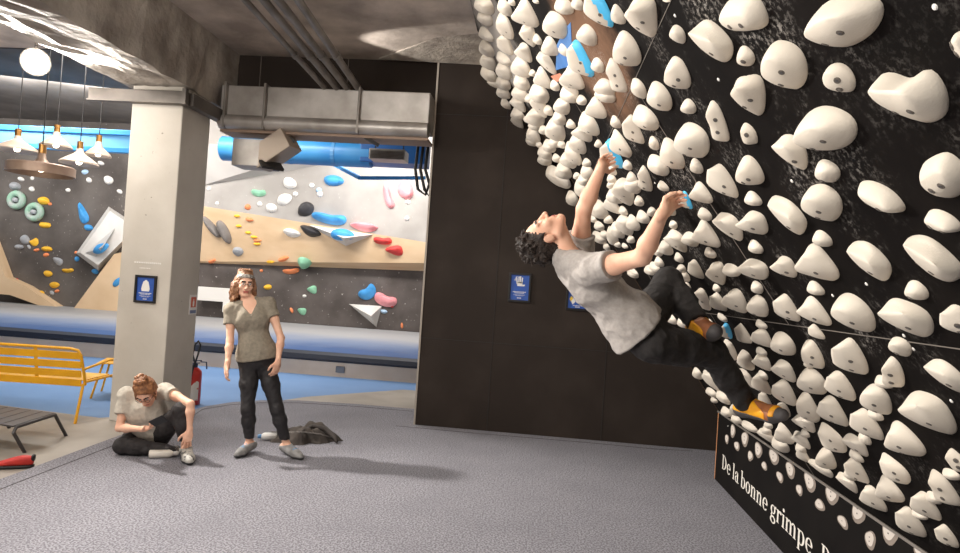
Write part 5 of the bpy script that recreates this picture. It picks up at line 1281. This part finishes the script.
hr = fig('hair', S.mesh('hair', .0045), M_aub, wb); wrinkle(hr.data, .004, 60, 2.)
def band(HW, parent, base, name, m, z0, z1, tilt, g=.006, n=40, rx=.079, ry=.1):
    mb = MB(); V = []; F2 = []
    for k in range(n):
        a_ = 2*math.pi*k/n; x, y = math.cos(a_), math.sin(a_)
        for z, gg in ((z0,0),(z0+.3*(z1-z0),g),(z0+.7*(z1-z0),g),(z1,0)):
            sc_ = math.sqrt(max(.1, 1-((z-.03)/.105)**2)); V.append(HW(x*(rx+gg)*sc_, -.012+y*(ry+gg)*sc_, z+tilt*y))
    for k in range(n):
        for j in range(3): a = k*4+j; b = ((k+1)%n)*4+j; F2.append((a,b,b+1,a+1))
    mb.poly(V, F2); o = mb.build(name, m, parent, True); o.data.transform(Matrix.Translation(-Vector(base))); return o
band(HW, wb, O, 'headband', mat('headband', (186,178,168), .8, (120,116,112), 50, 2, .45, .55), .058, .090, .012, .006, rx=.083, ry=.098)
def glasses(HW, parent, base, m):
    mb = MB()
    for sx in (-1,1):
        mb.tube([HW(sx*.033+.021*math.cos(t), .099-.012*abs(math.cos(t)*.5+sx*.5*0), .006+.0165*math.sin(t)) for t in np.linspace(0,2*math.pi,17)[:-1]], .0016, 6, closed=True)
        mb.tube([HW(sx*.056,.096,.010), HW(sx*.072,.06,.012), HW(sx*.078,-.0,.012)], .002, 6)
    mb.tube([HW(-.010,.101,.008), HW(0,.104,.011), HW(.010,.101,.008)], .002, 6)
    o = mb.build('glasses', m, parent, True); o.data.transform(Matrix.Translation(-Vector(base))); return o
M_gl = mat('glasses_brown', (70,46,34), .35)
glasses(HW, wb, O, M_gl)

# ------------------------------------------------------------------ seated woman with a phone
s = J_(dict(head=(146,392,4.93), neck=(145,394,5.12), chest=(147,413,5.14), pel=(149,437,5.24), shA=(126,396,5.06), shB=(166,391,5.13), elA=(119.5,428,4.97), wrA=(143,429,4.84), elB=(190.5,404,5.0), wrB=(189.5,431,4.98),
  hipA=(141,440,5.20), hipB=(159,439,5.22), knA=(122,446,4.99), anA=(167,445.5,5.06), toeA=(180,443,5.16), knB=(181,410,5.02), anB=(186.5,444,5.06), toeB=(190.5,457,4.88)))
s['pel'][2] = max(s['pel'][2], .11)
for k, z in (('knA',.075),('anA',.055),('toeA',.035),('toeB',.024),('anB',.085),('hipA',.11),('hipB',.12)): s[k][2] = z
s['fwd'] = V3(.05,-1,-.2)
O = V3(s['pel'][0], s['pel'][1], 0)
S = Sdf(); lat, fwd, up = torso(S, s, -.004, True)
for a in 'AB':
    arm(S, s['sh'+a], s['el'+a], s['wr'+a], -.006, .92); leg(S, s['hip'+a], s['kn'+a], s['an'+a], -.006, .95)
foot(S, s['anA'], s['toeA'], V3(-.2,-.6,.6), .92); foot(S, s['anB'], s['toeB'], V3(0,0,1), .98)
hf = nz(V3(.22,-.62,-.76)); hu = nz(V3(.05,-.75,.65))
HW, HR, sp = head(S, s['head'], hf, hu, .94)
S.cap(s['neck']-up*.02, HW(0,-.03,-.05), .05, .047, .03)
ph = ony(158.5,421,4.76)
dA = nz(ony(156,427,4.81)-s['wrA'])
hand(S, s['wrA'], dA, V3(-.1,-.25,1), V3(0,-.8,.5), .9, (.4,.6,.4), .05, .7)
hand(S, s['wrB'], V3(-.12,-.15,-1), V3(-.3,.9,-.2), V3(-1,0,0), .9, (.25,.35,.2), .12, .2)
sw = fig('person', S.mesh('person', .005), SKIN, None, O); paint(sw, sp, O)
tag(sw, 'seated woman in pale grey t-shirt bending over her phone on the carpet', 'person')
S = Sdf(); torso(S, s, .008, True)
for s_, e_ in (('shA','elA'),('shB','elB')):
    d = nz(s[e_]-s[s_]); en = s[s_]+d*(.15 if s_ == 'shA' else .10); S.cap(s[s_]-d*.02, en+d*.05, .055, .066, .04, clip=[(d, en)])
S.cap(s['chest'], s['pel']+up*.0, .14, .155, .06); S.cut(-up, s['pel']-up*.03); S.cut(V3(0,0,-1), V3(0,0,.03))
S.cutcap(s['neck']+fwd*.02, HW(0,-.01,-.09), .06, .066)
ts = fig('t_shirt', S.mesh('t_shirt', .0055), mat('pale_tee', (198,190,176), .9, (184,176,163), 40, 3, bump=.1, bscale=160), sw); wrinkle(ts.data, .009, 6, 5., (1,1,.8)); wrinkle(ts.data, .003, 14, 3.)
S = Sdf(); S.ell(s['pel'], V3(.168,.125,.115), np.stack([lat,fwd,up]), .05, clip=[(up, s['pel']+up*.06)])
for a in 'AB': leg(S, s['hip'+a], s['kn'+a], s['an'+a], .008, .98)
S.cut(V3(0,0,-1), V3(0,0,.003)); S.cutcap(s['anB']-V3(0,0,.05), s['anB']+V3(0,0,.02), .08, .07)
for a in 'AB':
    pass
tr = fig('leggings', S.mesh('leggings', .0055), mat('charcoal_trousers', (44,40,40), .8, (54,50,50), 30, 3), sw); wrinkle(tr.data, .007, 12, 2.)
M_shw = mat('shoe_white_black', (190,186,178), .6, (70,68,68), 26, 2, .56, .62); M_shb = mat('shoe_black', (52,50,52), .6)
o1 = shoe(s['anB'], s['toeB'], sw, O, 1.1, M_shw, M_shb, mat('strap_black', (44,42,44), .7))
d = nz(s['toeB']-s['anB']); sd = np.cross(d, V3(0,0,1)); m = MB(); pch = s['anB']*.55+s['toeB']*.45; m.prism([pch-sd*.042+V3(0,0,.03-pch[2])-d*.05, pch-sd*.042+V3(0,0,.03-pch[2])+d*.03, pch-sd*.040+V3(0,0,.055-pch[2])+d*.01, pch-sd*.038+V3(0,0,.06-pch[2])-d*.05], tuple(-sd*.004)); me = m.build('blue_panel', mat('panel_blue', (112,150,196), .6), o1); me.data.transform(Matrix.Translation(-Vector(O)))
S = Sdf(); foot(S, s['anA'], s['toeA'], V3(-.2,-.6,.6), .96, .006); S.cut(V3(-1.,0,.1), s['anA']+V3(-.02,0,0)); S.cut(V3(0,0,-1), V3(0,0,.002)); o2 = fig('climbing_shoe', S.mesh('climbing_shoe', .004), mat('shoe_dark_mix', (62,58,60), .6, (150,140,130), 30, 2, .55, .62), sw)
# hair tied up in a bun, glasses
M_br = mat('copper_hair', (118,74,46), .5, (176,122,80), 40, 4, bump=.6, bscale=120)
S = Sdf(); rh = random.Random(12)
S.ell(HW(0,-.02,.04), .95*V3(.084,.1,.09), HR, .02, clip=[(HR[1]*.85-HR[2]*.52, HW(0,.052,.04))])
S.ell(HW(0,-.06,-.02), .95*V3(.072,.05,.07), HR, .02)
S.ell(HW(0,-.035,.13), V3(.05,.052,.036), HR, .012)
for i in range(60):
    a_ = rh.uniform(-2.9,2.9); x = .082*math.sin(a_); y = -.02-.095*math.cos(a_)*(.9); z0_ = rh.uniform(-.03,.05)
    if y > .045 and z0_ < .04: continue
    S.chain([HW(x*.97,y*.97,z0_), HW(x*.9,y*.8-.01,z0_+.04), HW(x*.5,y*.4-.02,.115), HW(0,-.035,.13)], [.007,.009,.009,.008], .008)
for i in range(26):
    a_ = rh.uniform(0,6.28); r_ = .036; b = V3(r_*math.cos(a_), -.035+r_*math.sin(a_), .135); S.chain([HW(*b), HW(b[0]*1.25, -.035+(b[1]+.035)*1.25, .15), HW(b[0]*.8+.012, b[1], .168)], [.009,.009,.004], .006)
for sx in (-1,1): S.chain([HW(.07*sx,.035,.03), HW(.08*sx,.045,-.02), HW(.075*sx,.05,-.06)], [.008,.006,.003], .008)
hr = fig('hair', S.mesh('hair', .0045), M_br, sw); wrinkle(hr.data, .004, 60, 6.)
glasses(HW, sw, O, M_gl)
# phone held in her hand
pm_ = empty('phone', tuple(ph), 0, "black mobile phone in the seated woman's hand", 'phone')
u_ = nz(V3(.8,-.2,.42)); nrm_ = nz(V3(-.05,.72,.7)-u_*(V3(-.05,.72,.7)@u_)); x_ = np.cross(u_, nrm_)
Mx = Matrix((Vector(x_), Vector(u_), Vector(nrm_))).transposed().to_4x4()
m = MB(); m.box((-.036,-.072,-.005),(.036,.072,.004), .004, Mx); m.build('phone_body', mat('phone_black', (24,24,26), .35), pm_)
m = MB(); m.box((-.032,-.066,.004),(.032,.066,.0046), 0, Mx); m.build('screen', mat('phone_screen', (40,46,54), .1), pm_)
# ================================================================== LIGHT
def area(name, loc, target, size, power, col=(1,1,1), sy=None):
    l = bpy.data.lights.new(name, 'AREA'); l.energy = power; l.color = col; l.size = size
    if sy: l.shape = 'RECTANGLE'; l.size_y = sy
    o = bpy.data.objects.new(name, l); COL.objects.link(o); o.location = loc
    o.rotation_euler = (Vector(target)-Vector(loc)).to_track_quat('-Z','Y').to_euler(); return o
WARM = (1,.95,.89)
# the spot lamp hung left of the beam
lp = CAM + ray(35,62)*5.9
e = empty('spot_lamp', tuple(lp), 0, 'glaring white spot lamp hung left of the concrete beam', 'lamp')
aim = Vector((2.2,-1.6,-.6)).normalized(); Q = aim.to_track_quat('Z','Y').to_matrix().to_4x4()
m = MB(); m.lathe([(.05,-.16),(.09,-.14),(.12,0),(.125,.02),(.11,.02),(.1,-.02)], 20, Q); m.build('lamp_housing', M_white, e, auto=40)
m = MB(); m.lathe([(0,.0),(.105,.0)], 20, Q); m.build('lamp_face', mat('lamp_glow', (255,250,240), .3, emit=(255,246,230), estr=60.), e)
m = MB(); m.tube([(0,0,.1),(0,0,4.05-lp[2])], .012, 8); m.build('mounting_rod', M_dark, e)
l = bpy.data.lights.new('spot_key', 'SPOT'); l.energy = 1400; l.color = WARM; l.shadow_soft_size = .09; l.spot_size = math.radians(118); l.spot_blend = .75
o = bpy.data.objects.new('spot_key', l); COL.objects.link(o); o.location = Vector(lp) + aim*.05
o.rotation_euler = Vector((5.6,-3.3,-1.6)).to_track_quat('-Z','Y').to_euler()
p = bpy.data.lights.new('lamp_spill', 'POINT'); p.energy = 62; p.color = WARM; p.shadow_soft_size = .1
o = bpy.data.objects.new('lamp_spill', p); COL.objects.link(o); o.location = (lp[0]-.15, lp[1], lp[2]-.25)
# ceiling lights of the far hall
area('hall_light', (-3.,11.6,4.7), (-3.2,14.4,2.0), 3.4, 270, (1,.97,.93), .5)
area('hall_light', (-9.,11.2,4.7), (-10,14.4,2.2), 4., 260, (1,.97,.93), .5)
area('hall_light', (-15.,11.2,4.7), (-15,14.4,2.2), 4., 200, (1,.97,.93), .5)
area('hall_light', (-6.,8.9,4.8), (-6,8.9,0), 4., 300, (1,.96,.9), 1.)
# ceiling lights of the board room, behind the camera, plus added fills
area('room_light', (-3.2,-.4,3.7), (.3,3.2,1.6), 1.2, 130, (1,.95,.88), .6)
l = bpy.data.lights.new('low_fill', 'SPOT'); l.energy = 420; l.color = (1,.96,.9); l.spot_size = math.radians(95); l.spot_blend = .8; l.shadow_soft_size = .35  # low fill spot added out of view to brighten the holds' lower-left faces
o = bpy.data.objects.new('low_fill', l); COL.objects.link(o); o.location = (-3.7,.1,1.0); o.rotation_euler = Vector((4.9,2.2,.75)).to_track_quat('-Z','Y').to_euler()
area('room_light', (-6.2,2.6,3.9), (-4.2,6.3,1.6), 1.5, 120, (1,.95,.88), .6)
area('room_light', (-1.6,3.4,4.0), (-1.6,3.6,0), 1.4, 45, (1,.95,.88), .5)
p = bpy.data.lights.new('bay_fill', 'POINT'); p.energy = 34; p.color = WARM; p.shadow_soft_size = .25  # fill point added to lift ceiling, black wall and carpet, no fixture modelled
o = bpy.data.objects.new('bay_fill', p); COL.objects.link(o); o.location = (-1.9,1.6,3.1)
l = bpy.data.lights.new('uplight', 'SPOT'); l.energy = 90; l.color = WARM; l.spot_size = math.radians(42); l.spot_blend = .12; l.shadow_soft_size = .03
o = bpy.data.objects.new('uplight', l); COL.objects.link(o); o.location = (-2.6,6.35,3.72); o.rotation_euler = Vector((1.7,.22,.22)).to_track_quat('-Z','Y').to_euler()
wd = bpy.data.worlds.new('world'); SC.world = wd; wd.use_nodes = True
wd.node_tree.nodes['Background'].inputs[0].default_value = (.9,.88,.9,1); wd.node_tree.nodes['Background'].inputs[1].default_value = .28
vs = SC.view_settings; vs.view_transform = 'Standard'; vs.look = 'None'; vs.gamma = 1; vs.use_curve_mapping = False; vs.exposure = .0
SC.cycles.use_denoising = True
bpy.context.view_layer.update()
